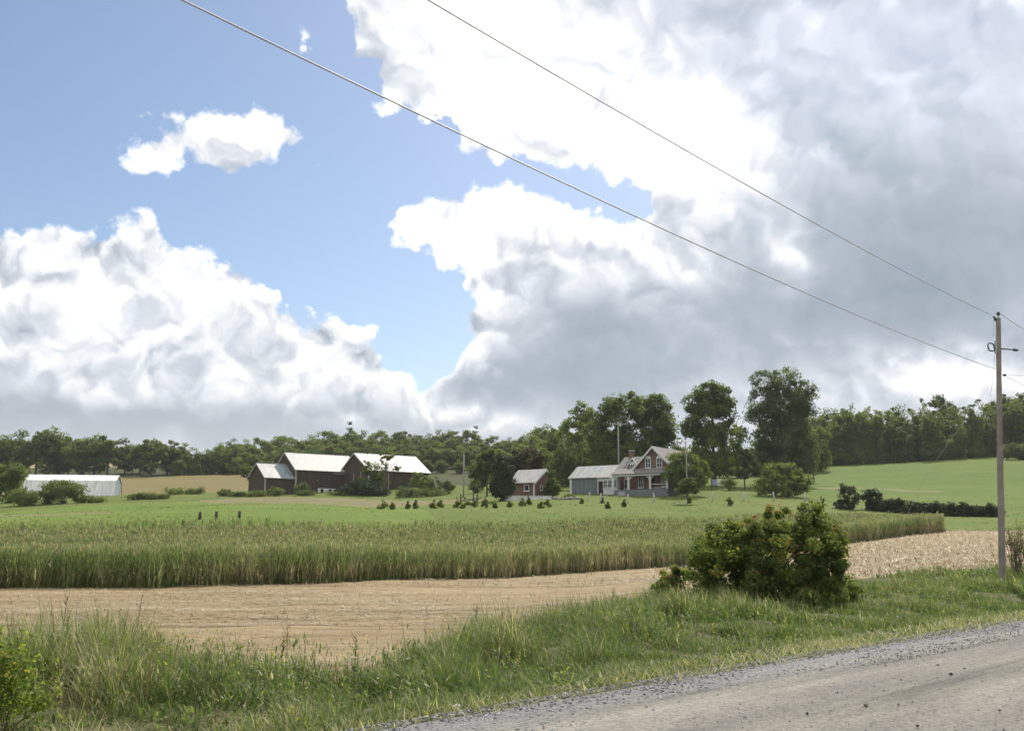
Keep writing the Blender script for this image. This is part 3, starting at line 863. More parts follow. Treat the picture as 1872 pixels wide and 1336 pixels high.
big_tree('maple_tree', 'large oval maple right of the sky gap beside the yard lamp', 1308, 188,
         [(1305, 760, 46, 56), (1300, 725, 30, 26), (1325, 735, 26, 30), (1272, 765, 24, 44), (1300, 815, 50, 44), (1345, 800, 26, 40), (1305, 850, 54, 24)], 11500, .42, MAT['leaf_dark'], 304)
wil = lambda c, rg: np.ones(len(c), bool)
big_tree('willow_tree', 'tallest feathery grey-green tree with a wind-blown crown right of the oval maple', 1435, 190,
         [(1432, 745, 48, 62), (1408, 698, 28, 24), (1442, 694, 32, 22), (1478, 722, 27, 34), (1450, 740, 50, 40), (1405, 735, 26, 30), (1485, 760, 18, 26), (1440, 800, 55, 48), (1385, 765, 22, 14), (1475, 815, 32, 42), (1400, 830, 26, 36), (1440, 850, 58, 24)],
         17000, .46, MAT['leaf_grey'], 305, .45, .95, 170, aspect=.35, droop=.7)
big_tree('young_tree', 'small bright yellow-green tree at the foot of the feathery tree', 1364, 178,
         [(1366, 838, 14, 18), (1360, 860, 18, 16), (1384, 855, 12, 14)], 1300, .34, MAT['leaf_light'], 306, .12, .5, 22)
big_tree('young_tree', 'bright yellow-green low growth at the right foot of the feathery tree', 1492, 205,
         [(1494, 800, 10, 22), (1490, 835, 12, 16), (1480, 846, 12, 8)], 900, .36, MAT['leaf_light'], 307, .12, .5, 18)
# slope trees joining the maples to the hillside wood
FILL = sorted(((975, 255, 792, 60), (1005, 245, 782, 62), (1030, 232, 775, 60), (990, 215, 815, 60), (1030, 205, 815, 60), (1275, 225, 800, 50), (1318, 235, 795, 56), (1352, 228, 800, 52), (1392, 236, 795, 56), (1430, 240, 790, 60), (1468, 238, 785, 56), (1500, 245, 780, 50), (1100, 215, 790, 56), (1150, 218, 785, 56), (1200, 216, 790, 56), (1050, 220, 805, 52), (945, 240, 812, 56), (905, 235, 822, 54), (1080, 225, 765, 62), (880, 225, 838, 46), (1245, 215, 800, 40)))
MARKF = [(930, 'behind the dark cedar'), (1000, 'behind the bronze tree'), (1065, 'behind the gap left of the house'), (1245, 'behind the brick house'), (1340, 'behind the oval maple'), (1400, 'between the oval maple and the feathery tree'), (9999, 'behind the feathery tree')]
for px, d, top, wpx in FILL:
    tree(f'wood_tree_{rnd.randrange(4)}', px, d, top, f'{nth(("F", place_words(px, MARKF)))} tree from left among those standing {place_words(px, MARKF)}', group='trees between the wood and the house', wpx=wpx)
big_tree('broadleaf_tree', 'reddish-bronze leaved tree behind the small brick shed', 962, 180,
         [(962, 840, 34, 26), (975, 855, 26, 20), (945, 858, 22, 22)], 2600, .36, MAT['leaf_bronze'], 308, .2, .7, 34)
big_tree('cedar_tree', 'dark dense cedar of oval shape hiding the left end of the brick shed', 919, 152,
         [(919, 862, 20, 30), (920, 838, 12, 14), (917, 890, 26, 24), (930, 880, 14, 26)], 5200, .24, MAT['needle'], 309, .2, .5, 60, inner=.35)
big_tree('broadleaf_tree', 'pale light-catching tree behind the dark cedar', 890, 170,
         [(888, 850, 18, 24), (876, 872, 16, 18), (896, 835, 14, 14)], 2000, .34, MAT['leaf_light'], 310, .15, .6, 28)
big_tree('arching_shrub', 'tall rounded vine shrub with a bright rim covering the gable of the brick shed', 1010, 155.6,
         [(1010, 880, 14, 22), (1016, 892, 12, 18), (1004, 895, 12, 14)], 2600, .2, MAT['leaf_dark'], 311, .08, .35, 36, inner=.3, group=None)
big_tree('round_tree', 'round-headed tree in front of the right half of the brick house', 1258, 156,
         [(1260, 855, 40, 24), (1250, 838, 30, 12), (1235, 865, 24, 24), (1285, 868, 22, 22), (1262, 880, 38, 14)], 7000, .25, MAT['leaf_mid'], 312, .16, .55, 70, inner=.4, group=None)
big_tree('small_tree', 'small round pale tree with dark trunk on the lawn before the house', 1258, 142,
         [(1258, 888, 17, 12), (1262, 880, 12, 8), (1248, 896, 10, 8), (1270, 896, 9, 7)], 1500, .2, MAT['leaf_light'], 313, .09, .32, 30, inner=.3, group=None, forks=10)
big_tree('shrub', 'large dark dome-shaped shrub below the feathery tree', 1436, 158,
         [(1436, 885, 46, 28), (1425, 862, 30, 16), (1465, 880, 26, 22), (1400, 885, 24, 22), (1440, 855, 18, 8)], 7000, .25, MAT['leaf_mid'], 314, 0, .5, 80, inner=.45, group=None)
big_tree('shrub', 'round dark shrub, larger of two at the left end of the field hedge', 1558, 138,
         [(1557, 908, 20, 20), (1552, 895, 14, 12), (1545, 925, 20, 12)], 2600, .2, MAT['needle'], 315, 0, .35, 40, inner=.4, group='shrubs of the field hedge')
big_tree('shrub', 'smaller pointed shrub beside the round dark one in the field hedge', 1596, 138.5,
         [(1596, 912, 19, 22), (1604, 925, 22, 14)], 2800, .22, MAT['needle'], 316, 0, .34, 44, inner=.4, group='shrubs of the field hedge')
big_tree('shrub', 'round grey-green shrub beside the pole at the far edge of the right field', 1866, 255,
         [(1862, 824, 26, 14), (1880, 826, 26, 14)], 1800, .42, MAT['leaf_light'], 317, 0, .8, 30, group=None)
# the long low hedge running right from the two shrubs
hedge_l = [(1610 + 14 * i, 934 + 0.16 * 14 * i * .6 + rnd.uniform(-2, 2), rnd.uniform(12, 17), rnd.uniform(9, 13)) for i in range(16)]
x0, y0, z0 = place(1700, 132)
Lh = []
for px, row, rx, ry in hedge_l:
    d = 137 - (px - 1610) * 0.03
    k = d / F
    xx, yy, zz = place(px, d)
    Lh.append((xx - x0, yy - y0, zz + 0.55 + rnd.uniform(-.25, .6) - z0, rx * k, 1.0, ry * k))
me, _ = crown_mesh('hedge', Lh, 20000, .26, .42, 420, MAT['needle'], 320, .4)
h = tag(link('hedge', me, None, (x0, y0, z0)), 'long low dark hedge running from the two round shrubs behind the utility pole', 'hedge')
# bushes and weeds at the farm
def shrub(px, depth, top, half_px, label, mat, n=900, leaf=.28, group=None, name='shrub', base_drop=0.0, seed=None):
    x, y, z = place(px, depth)
    k = depth / F
    hh = max(.4, z_at(top, depth) - z)
    w = half_px * k
    rg = random.Random(px)
    L = [(0, 0, hh * .45, w * .8, w * .8, hh * .5)] + [(rg.uniform(-.6, .6) * w, rg.uniform(-.4, .4) * w, hh * rg.uniform(.3, .65), w * .42, w * .42, hh * .33) for _ in range(5)]
    me, c = crown_mesh(name + '_foliage', L, int(n * 1.4), leaf * 1.3, max(.3, w * .27), 46, MAT[mat], seed or int(px * 7 + depth), .4, zmin=0.0)
    t = thing(name, label, 'shrub', (x, y, z), 0, group)
    tag(link('foliage', me, t), kind='stuff')
    mb = MB()
    for i in range(4):
        a = i * 1.6 + rg.random()
        mb.tube([(0.1 * math.cos(a), 0.1 * math.sin(a), -.2), (w * .25 * math.cos(a), w * .25 * math.sin(a), hh * .35), (w * .4 * math.cos(a), w * .4 * math.sin(a), hh * .7)], [.06, .045, .015], 5, False)
    link('stem', mb.mesh(name + '_stem', MAT['bark'], True), t)
    return t
shrub(6, 203, 836, 44, 'tall dark bush cluster at the left edge beside the white barn', 'leaf_dark', 4200, .36)
shrub(40, 190, 896, 34, 'dark spreading bush at the left end of the white barn roof', 'leaf_dark', 2000, .3)
shrub(104, 196, 876, 44, 'dark rounded bush hiding the middle of the white barn', 'leaf_dark', 3400, .3)
shrub(78, 194, 893, 26, 'lower dark bush left of the rounded one before the white barn', 'leaf_dark', 1500, .3)
shrub(150, 198, 905, 22, 'low green scrub at the foot of the white barn near its right end', 'leaf_mid', 900, .26)
shrub(180, 199, 908, 20, 'lowest patch of scrub just left of the white barn corner', 'leaf_mid', 700, .24)
for i, (px, d, top, hw) in enumerate(((245, 205, 905, 16), (270, 206, 906, 18), (297, 207, 907, 14), (322, 225, 897, 22), (352, 226, 896, 16), (410, 214, 898, 12), (432, 212, 904, 16))):
    shrub(px, d, top - 4, hw * 1.35, ['first', 'second', 'third', 'fourth', 'fifth', 'sixth', 'seventh'][i] + ' low bush from the left between the white barn and the brown barns', 'leaf_dark', 800, .26, 'low bushes between the barns')
shrub(470, 209, 896, 20, 'weedy bush in front of the small end barn', 'leaf_mid', 700, .24)
shrub(500, 209.5, 889, 18, 'taller weedy bush against the wall of the small end barn', 'leaf_mid', 700, .24)
shrub(548, 211, 880, 16, 'pale bush at the corner between the small barn and the main barn', 'leaf_light', 700, .24)
shrub(560, 207, 897, 22, 'low pale weeds below the main barn foundation', 'leaf_light', 700, .22)
shrub(610, 206, 900, 22, 'low weeds right of the white foundation patch', 'leaf_mid', 600, .22)
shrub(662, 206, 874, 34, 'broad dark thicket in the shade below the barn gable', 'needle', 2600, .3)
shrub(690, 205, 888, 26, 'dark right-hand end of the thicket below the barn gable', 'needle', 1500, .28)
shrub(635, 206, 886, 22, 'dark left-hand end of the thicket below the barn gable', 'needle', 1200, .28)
shrub(768, 206, 862, 22, 'leafy bush rising in front of the right-hand barn wall', 'leaf_mid', 1500, .28)
shrub(795, 204, 868, 18, 'bright sunlit bush at the right end of the barns', 'leaf_light', 1000, .26)
shrub(818, 200, 876, 16, 'yellow-green bush left of the grey field pole', 'leaf_light', 800, .26)
shrub(868, 190, 880, 18, 'pale bush right of the grey field pole', 'leaf_light', 800, .26)
shrub(742, 196, 890, 28, 'grassy green mound bush left, below the right-hand barn', 'hay_leaf' if 'hay_leaf' in MAT else 'leaf_light', 1500, .22)
shrub(790, 194, 893, 34, 'grassy green mound bush right, below the right-hand barn', 'leaf_light', 1700, .22)
shrub(1040, 152, 903, 18, 'low scrub beside the stone heap right of the brick shed', 'leaf_mid', 500, .18)
shrub(1335, 170, 872, 18, 'low dark shrub under the clothes line', 'leaf_dark', 500, .22, base_drop=0)
# the half-bare tree in front of the right-hand barn
def open_tree(px, depth, top, half_px, label, seed):
    x, y, z = place(px, depth)
    k = depth / F
    hh = z_at(top, depth) - z; w = half_px * k
    rg = random.Random(seed)
    tips = [(rg.uniform(-1, 1) * w, rg.uniform(-.5, .5) * w, hh * rg.uniform(.55, 1.0)) for _ in range(26)]
    L = [(a, b, c, w * .16, w * .16, w * .13) for a, b, c in tips]
    me, _ = crown_mesh('open_tree_crown', L, 2600, .3, .35, 40, MAT['leaf_dark'], seed, .1)
    t = thing('broadleaf_tree', label, 'tree', (x, y, z), 0)
    tag(link('crown', me, t), kind='stuff')
    link('trunk', limb_mesh('open_tree_trunk', .17, hh * .85, tips, MAT['bark'], seed, 26, split=.25), t)
big_tree('broadleaf_tree', 'dark dense tree in front of the gable of the right-hand barn', 682, 209.5,
         [(684, 856, 24, 16), (672, 872, 24, 22), (690, 880, 24, 22), (668, 850, 10, 8)], 2600, .26, MAT['leaf_dark'], 332, .14, .45, 40, inner=.35, group=None)
open_tree(703, 208, 826, 36, 'open-branched tree with thin crown in front of the right-hand barn roof', 331)

# ---- young trees planted along the near edge of the lawn
sap = [(698, 118, 931, 8), (717, 116, 936, 5), (760, 124, 928, 5), (793, 122, 926, 5), (805, 121, 918, 7), (835, 122, 922, 7), (848, 121, 914, 8), (868, 123, 925, 6), (887, 121, 912, 8), (905, 122, 926, 5),
       (932, 120, 928, 6), (955, 121, 920, 7), (966, 120, 913, 7), (990, 122, 926, 5), (1002, 121, 918, 7), (1064, 126, 931, 4), (1112, 126, 925, 4), (1142, 124, 914, 5), (1262, 128, 931, 5), (1335, 130, 929, 5), (1504, 132, 908, 6), (745, 119, 932, 4)]
ORD = ['1st', '2nd', '3rd', '4th', '5th', '6th', '7th', '8th', '9th', '10th', '11th', '12th', '13th', '14th', '15th', '16th', '17th', '18th', '19th', '20th', '21st', '22nd']
sap.sort()
for i, (px, d, top, hw) in enumerate(sap):
    d += 7 + random.Random(px + 1).uniform(-3.5, 9)
    x, y, z = place(px, d)
    k = d / F
    hh = max(.8, z_at(top, d) - z)
    rg = random.Random(px)
    w = hw * k * rg.uniform(1.2, 2.3); hh *= rg.uniform(1.0, 1.7)
    d_ = d; L = [(0, 0, hh * .22, w * .62, w * .62, hh * .2), (rg.uniform(-.2, .2) * w, 0, hh * .5, w * .42, w * .42, hh * .22), (0, 0, hh * .82, w * .18, w * .18, hh * .2), (rg.uniform(-.6, .6) * w, 0, hh * .4, w * .3, w * .3, hh * .16)]
    me, c = crown_mesh('sapling_crown', L, 800, .19, .18, 34, MAT['leaf_mid'], 400 + i, .2, zmin=0.02, aspect=.45)
    extra = ', dark and rounded' if px == 698 else (', alone by the hedge' if px == 1504 else '')
    t = thing('young_tree', f'{ORD[i]} young tree from the left behind the crop field{extra}', 'sapling', (x, y, z), 0, 'young trees planted behind the crop field')
    tag(link('crown', me, t), kind='stuff')
    link('trunk', MB().tube([(0, 0, -.2), (0.02, 0, hh * .5), (0, 0, hh * .95)], [.035, .025, .008], 6).mesh('sapling_trunk', MAT['bark'], True), t)

# ================================================================== buildings
def boards_mat(name, color, dark, width=0.22, wear=0.5, axis_mix=True):
    """old upright boards: the streaks follow the height, colour wanders from board to board"""
    m, n = new_mat(name)
    p = n.node('ShaderNodeTexCoord').outputs['Object']
    x, y, z = n.sep(p)
    a = n.add(x, n.mul(y, 0.93))
    cell = n.m('FLOOR', n.mul(a, 1 / width))
    wn_ = n.node('ShaderNodeTexWhiteNoise', noise_dimensions='1D'); n.put(wn_.inputs['W'], cell)
    streak = n.noise(n.comb(n.mul(a, 5), 0.0, n.mul(z, 0.4)), 2.0, 5, 0.65)
    col = n.mix(n.add(n.mul(wn_.outputs[0], 0.5), n.mul(n.sstep(streak, .3, .7), wear)), dark, color)
    fr = n.m('FRACT', n.mul(a, 1 / width))
    gap = n.m('GREATER_THAN', n.m('ABSOLUTE', n.sub(fr, 0.5)), 0.44)
    out(n, bsdf(n, col, 0.85, 0, 0.15, bump(n, n.sub(n.mul(streak, .3), n.mul(gap, 1.0)), 0.6, 0.03)))
    return m
MAT['barn_board'] = boards_mat('weathered_barn_boards', (0.098, 0.066, 0.052), (0.046, 0.031, 0.026))
MAT['blue_siding'] = boards_mat('blue_grey_siding', (0.185, 0.21, 0.205), (0.125, 0.145, 0.145), 0.25, 0.3)

def metal_roof_mat(name, color, rough=0.42, metal=0.55, rib=0.6):
    m, n = new_mat(name)
    p = n.node('ShaderNodeTexCoord').outputs['Object']
    x, y, z = n.sep(p)
    st = n.noise(n.vm('MULTIPLY', p, (1, .25, .25)), 1.6, 5, 0.6)
    col = n.mix(n.sstep(st, .3, .75), tuple(c * .72 for c in color), tuple(min(1, c * 1.08) for c in color))
    rust = n.sstep(n.noise(n.vm('MULTIPLY', p, (1.6, .2, .2)), 1.1, 5, 0.65), .62, .74, 0, .35)
    col = n.mix(rust, col, (0.22, 0.14, 0.09))
    fr = n.m('ABSOLUTE', n.sub(n.m('FRACT', n.mul(x, 1 / rib)), 0.5))
    out(n, bsdf(n, col, rough, metal, 0.5, bump(n, n.sstep(fr, 0.40, 0.5), 0.5, 0.05)))
    return m
MAT['tin'] = metal_roof_mat('galvanised_roof', (0.35, 0.34, 0.32), 0.6, 0.15)
MAT['tin_blue'] = metal_roof_mat('blue_grey_roof', (0.30, 0.36, 0.38), 0.6, 0.3)
MAT['white_tin'] = metal_roof_mat('white_metal_cladding', (0.80, 0.775, 0.73), 0.5, 0.08)
MAT['white_paint'] = plain_mat('white_paint', (0.58, 0.58, 0.555), 0.5, var=.1, bump_s=.05)
MAT['grey_trim'] = plain_mat('weathered_grey_trim', (0.36, 0.34, 0.31), 0.8, var=.25, bump_s=.2)
MAT['whitewash'] = plain_mat('whitewashed_wall', (0.62, 0.62, 0.60), 0.8, var=.18, scale=1.2, bump_s=.3)
MAT['concrete'] = plain_mat('grey_concrete', (0.36, 0.36, 0.35), 0.85, var=.2, scale=1.2, bump_s=.3)
MAT['shingle'] = plain_mat('grey_shingles', (0.17, 0.155, 0.145), 0.85, var=.3, scale=2.5, bump_s=.6)
MAT['glass'] = plain_mat('dark_glass', (0.02, 0.024, 0.028), 0.08, spec=.6, var=.1, bump_s=0)
MAT['dark'] = plain_mat('dark_opening', (0.018, 0.016, 0.014), 0.9, var=.2, bump_s=0)
MAT['porch_grey'] = plain_mat('grey_porch_skirt', (0.15, 0.165, 0.165), 0.85, var=.2, bump_s=.2)
def brick_mat():
    m, n = new_mat('red_brick')
    p = n.node('ShaderNodeTexCoord').outputs['Object']
    x, y, z = n.sep(p)
    b = n.node('ShaderNodeTexBrick')
    n.put(b.inputs['Vector'], n.comb(n.add(x, y), z, 0.0))
    b.inputs['Scale'].default_value = 1.0
    b.inputs['Brick Width'].default_value = 0.22; b.inputs['Row Height'].default_value = 0.075; b.inputs['Mortar Size'].default_value = 0.01
    n.put(b.inputs['Color1'], (0.175, 0.074, 0.056)); n.put(b.inputs['Color2'], (0.135, 0.058, 0.047)); n.put(b.inputs['Mortar'], (0.24, 0.20, 0.17))
    col = n.mix(n.sstep(n.noise(p, 1.2, 4, .6), .3, .7, 0, .4), b.outputs[0], (0.135, 0.060, 0.048))
    out(n, bsdf(n, col, 0.85, 0, .2, bump(n, b.outputs[1], -0.3, 0.01)))
    return m
MAT['brick'] = brick_mat()

def roof_slabs(mb, x0, x1, half, eave, ridge, over=.35, thick=.14, yc=0.0, front=True, back=True):
    """gable roof, ridge along x at y = yc; slabs overhang the eaves"""
    sl = (ridge - eave) / half
    h = half + over; ze = ridge - sl * h
    if front: mb.prism([(yc - h, ze), (yc, ridge), (yc, ridge + thick), (yc - h, ze + thick)], 'x', x0 - over, x1 + over)
    if back: mb.prism([(yc + .004, ridge), (yc + h, ze), (yc + h, ze + thick), (yc + .004, ridge + thick)], 'x', x0 - over, x1 + over)
    return mb
def gable_body(mb, x0, x1, half, eave, ridge, bottom=-1.5, yc=0.0):
    mb.prism([(yc - half, bottom), (yc + half, bottom), (yc + half, eave), (yc, ridge - .01), (yc - half, eave)], 'x', x0, x1)
    return mb
def window(parent, face, u, v, z0, z1, w, mat_frame='white_paint', depth=.10, arched=False, mull=True, sill=True):
    """face: ('y', y) looks along -y at u; ('x', x) looks along +-x at v. frame proud of the wall, pane set back in it"""
    fr = MB(); t = .10
    ax, c, sgn = face
    def bx(mb, a0, a1, d0, d1, q0, q1):
        lo, hi = sorted((c + sgn * d0, c + sgn * d1))
        if ax == 'y': mb.box(a0, a1, lo, hi, q0, q1)
        else: mb.box(lo, hi, a0, a1, q0, q1)
    m = u if ax == 'y' else v
    bx(fr, m - w / 2, m - w / 2 + t, -.03, depth, z0, z1); bx(fr, m + w / 2 - t, m + w / 2, -.03, depth, z0, z1)
    bx(fr, m - w / 2 + t, m + w / 2 - t, -.03, depth, z0, z0 + t); bx(fr, m - w / 2 + t, m + w / 2 - t, -.03, depth, z1 - t, z1)
    if arched:
        for i in range(6):
            f0 = i / 6; hw = w / 2 * math.sqrt(max(0, 1 - ((f0 + .08)) ** 2))
            bx(fr, m - hw, m + hw, -.03, depth, z1 + f0 * w * .42, z1 + (f0 + 1 / 6) * w * .42)
    fo = link('window', fr.mesh('window_frame', MAT[mat_frame]), parent)
    pn = MB(); bx(pn, m - w / 2 + t, m + w / 2 - t, .0, .03, z0 + t, z1 - t)
    link('pane', pn.mesh('window_pane', MAT['glass']), fo)
    if mull:
        mu = MB(); bx(mu, m - .03, m + .03, .03, depth - .02, z0 + t, z1 - t); zc = (z0 + z1) / 2
        bx(mu, m - w / 2 + t, m - .03, .03, depth - .02, zc - .03, zc + .03); bx(mu, m + .03, m + w / 2 - t, .03, depth - .02, zc - .03, zc + .03)
        link('glazing_bar', mu.mesh('glazing_bar', MAT[mat_frame]), fo)
    if sill:
        s = MB(); bx(s, m - w / 2 - .08, m + w / 2 + .08, -.03, depth + .1, z0 - .1, z0 - .002)
        link('sill', s.mesh('window_sill', MAT[mat_frame]), fo)
    return fo

# ---------------------------------------------------------------- the three brown barns
BA = R(38.5)                                    # heading of the ridges from +x
bu = Vector((math.cos(BA), math.sin(BA))); bv = Vector((-math.sin(BA), math.cos(BA)))   # along, and back
def barn(label, corner_px, corner_row, depth, L, W, eave, ridge, name='barn', trims=True):
    """corner: front left corner of the long wall at its foot"""
    p = at(corner_px, corner_row, depth)
    t = thing(name, label, 'barn', p, BA)
    y = W / 2                                   # ridge line in local y (front wall at y = 0)
    link('wall', gable_body(MB(), 0, L, W / 2, eave, ridge, -2.0, y).mesh('barn_wall', MAT['barn_board']), t)
    rf = link('roof', roof_slabs(MB(), 0, L, W / 2, eave, ridge, .4, .12, y).mesh('barn_roof', MAT['tin']), t)
    rc = MB().box(-.4, L + .4, y - .12, y + .12, ridge + .125, ridge + .19)
    link('ridge_cap', rc.mesh('ridge_cap', MAT['tin']), rf)
    for xx in (0, L):
        link('corner_board', MB().box(xx - .14, xx + .14, -.05, .12, -1.0, eave - .12).mesh('corner_board', MAT['grey_trim']), t)
    # fascia boards on the left gable
    sl = (ridge - eave) / (W / 2); h = W / 2 + .4
    for s in (-1, 1):
        mb = MB(); y0 = y + s * h; z0 = ridge - sl * h
        mb.prism([(y0, z0 - .22), (y, ridge - .22), (y, ridge - .003), (y0, z0 - .003)], 'x', -.39, -.31)
        link('bargeboard', mb.mesh('bargeboard', MAT['grey_trim']), t)
    return t, y
tB, yB = barn('long brown barn with pale metal roof, in the middle of the three joined barns', 540, 903, 216.0, 15.3, 10.8, 5.4, 9.3)
# stone foundation showing white, with two small openings
link('foundation', MB().box(5.3, 9.7, -.16, -.005, -.2, 1.45).mesh('foundation', MAT['whitewash']), tB)
for xx in (5.9, 7.9, 9.1):
    link('doorway', MB().box(xx, xx + .7, -.2, -.165, .35, 1.3).mesh('doorway', MAT['dark']), tB)
for xx in (3.1, 10.4):
    d = link('barn_door', MB().box(xx, xx + 2.3, -.07, -.005, 1.9, 4.6).mesh('barn_door', MAT['barn_board']), tB)
    link('handle', MB().box(xx + 2.0, xx + 2.1, -.11, -.072, 3.0, 3.3).mesh('door_handle', MAT['grey_trim']), d)
link('door_rail', MB().box(8.9, 12.9, -.12, -.005, 4.68, 4.86).mesh('door_rail', MAT['grey_trim']), tB)
tC, yC = barn('right-hand brown barn whose roof shows behind the open-branched tree', 674, 897, 215.0, 15.4, 12.6, 4.55, 8.5)
link('foundation', MB().box(-.14, -.005, 4.4, 9.5, -.6, .75).mesh('foundation', MAT['whitewash']), tC)
for yy in (3.4, 6.4):
    link('wall_batten', MB().box(-.09, -.005, yy, yy + .16, -.5, 4.2).mesh('wall_batten', MAT['grey_trim']), tC)
d = link('barn_door', MB().box(5.0, 8.0, -.07, -.005, 0.1, 3.6).mesh('barn_door', MAT['barn_board']), tC)
link('handle', MB().box(5.2, 5.3, -.11, -.072, 1.6, 2.0).mesh('door_handle', MAT['grey_trim']), d)
link('wall_batten', MB().box(4.75, 4.95, -.07, -.005, -.8, 4.3).mesh('wall_batten', MAT['grey_trim']), tC)
tA, yA = barn('smallest brown barn at the left end of the three, roof half pale, half blue-grey', 484, 905, 212.4, 7.0, 8.5, 3.9, 7.0)
sl = (7.0 - 3.9) / 4.25
mb = MB(); y0 = yA - 4.25 - .38; z0 = 7.0 - sl * (4.25 + .38)
mb.prism([(y0, z0 + .125), (yA - .15, 7.0 - sl * .15 + .125), (yA - .15, 7.0 - sl * .15 + .165), (y0, z0 + .165)], 'x', 3.95, 7.0)
tag(link('roof_panel', mb.mesh('roof_panel', MAT['tin_blue']), tA), 'blue-grey newer section of the roof')
link('doorway', MB().box(3.0, 4.0, -.06, -.005, -.4, 1.7).mesh('doorway', MAT['dark']), tA)

# ---------------------------------------------------------------- the white metal barn on the left
WA = R(-4)
p = at(38, 912, 226)
t = thing('barn', 'long low white metal barn half hidden by bushes at the left edge', 'barn', p, R(10))
L, Wd = 19.9, 9.0
prof = [(0, -1.5), (0, .9), (0.9, 4.25), (4.5, 5.7), (8.1, 4.25), (Wd, .9), (Wd, -1.5)]
link('wall', MB().prism([(0.15, -1.5), (0.15, .9), (1.02, 4.15), (4.5, 5.55), (7.98, 4.15), (Wd - .15, .9), (Wd - .15, -1.5)], 'x', 0.15, L - .25).mesh('barn_wall', MAT['tin_blue']), t)
nm = [('roof', 2, 3), ('roof', 3, 4), ('side_cladding', 1, 2), ('side_cladding', 4, 5)]
for q, a_, b_ in nm:
    (y0, z0), (y1, z1) = prof[a_], prof[b_]
    mb = MB().prism([(y0, z0), (y1, z1), (y1, z1 + .1), (y0, z0 + .1)], 'x', 0, L)
    link(q, mb.mesh(q, MAT['white_tin']), t)
link('base_board', MB().box(0, L + .3, -.12, .02, -.9, .88).mesh('base_board', MAT['white_paint']), t)
link('base_board', MB().box(L - .2, L + .02, .03, Wd, -.9, .7).mesh('base_board', MAT['white_paint']), t)

# ---------------------------------------------------------------- the brick farmhouse
HG = R(34)                                      # how far the gable ridge is turned to the right of straight ahead
p = at(1196, 901, 160)
H = thing('farmhouse', 'red brick farmhouse with steep front gable, white porch and pale roofed left wing', 'house', p, -HG)
def walls(mb, x0, x1, y0, y1, z0, z1): return mb.box(x0, x1, y0, y1, z0, z1)
# main block: ridge along y
hw, ev, rg_ = 3.1, 4.3, 7.35
link('wall', MB().prism([(-hw, -1.5), (hw, -1.5), (hw, ev), (0, rg_ - .02), (-hw, ev)], 'y', 0, 10).mesh('house_wall', MAT['brick']), H)
sl = (rg_ - ev) / hw; hh = hw + .4; ze = rg_ - sl * hh
r = link('roof', MB().prism([(-hh, ze), (0, rg_), (0, rg_ + .14), (-hh, ze + .14)], 'y', -.45, 10.4).prism([(.004, rg_), (hh, ze), (hh, ze + .14), (.004, rg_ + .14)], 'y', -.45, 10.4).mesh('house_roof', MAT['shingle']), H)
for s in (-1, 1):
    q = [(s * hh, ze - .24), (0, rg_ - .24), (0, rg_ + .15), (s * hh, ze + .15)]
    link('bargeboard', MB().prism(q, 'y', -.52, -.455).mesh('bargeboard', MAT['white_paint']), H)
for u in (-.95, 1.05):
    window(H, ('y', 0, -1), u, 0, 4.0, 5.55, 1.0, arched=True)
window(H, ('y', 0, -1), 1.9, 0, .95, 2.6, 1.0)
window(H, ('x', hw, 1), 0, 3.0, 1.0, 2.7, 1.0); window(H, ('x', hw, 1), 0, 7.0, 1.0, 2.7, 1.0)
# middle block: ridge along x, set back
x0, x1, y0, y1, e2, r2 = -7.3, -3.105, 1.5, 8.0, 4.15, 6.25
yc = (y0 + y1) / 2
link('wall', MB().prism([(y0, -1.5), (y1, -1.5), (y1, e2), (yc, r2 - .02), (y0, e2)], 'x', x0, x1).mesh('house_wall', MAT['brick']), H)
link('roof', roof_slabs(MB(), x0, x1 + .8, yc - y0, e2, r2, .3, .12, yc).mesh('house_roof', MAT['shingle']), H)
# wall dormer with its own little gable and window
dg = MB().prism([(-5.35, e2 - .4), (-3.65, e2 - .4), (-3.65, e2 + .35), (-4.5, 5.75), (-5.35, e2 + .35)], 'y', y0 - .06, y0 + 2.0)
dd = link('dormer', dg.mesh('dormer', MAT['brick']), H)
for s in (-1, 1):
    link('dormer_bargeboard', MB().prism([(-4.5 + s * 1.05, e2 + .1), (-4.5, 5.72), (-4.5, 5.98), (-4.5 + s * 1.05, e2 + .36)], 'y', y0 - .22, y0 - .065).mesh('dormer_bargeboard', MAT['white_paint']), dd)
    link('dormer_roof', MB().prism([(-4.5 + s * 1.1, e2 + .2), (-4.5, 5.8), (-4.5, 5.9), (-4.5 + s * 1.1, e2 + .3)], 'y', y0 - .06, y0 + 2.2).mesh('dormer_roof', MAT['shingle']), dd)
window(H, ('y', y0 - .06, -1), -4.5, 0, 3.75, 4.85, .85, arched=True)
ch = link('chimney', MB().box(-6.7, -6.0, yc - .35, yc + .35, r2 - .6, 7.35).mesh('chimney', MAT['brick']), H)
link('chimney_cap', MB().box(-6.78, -5.92, yc - .43, yc + .43, 7.352, 7.5).mesh('chimney_cap', MAT['concrete']), ch)
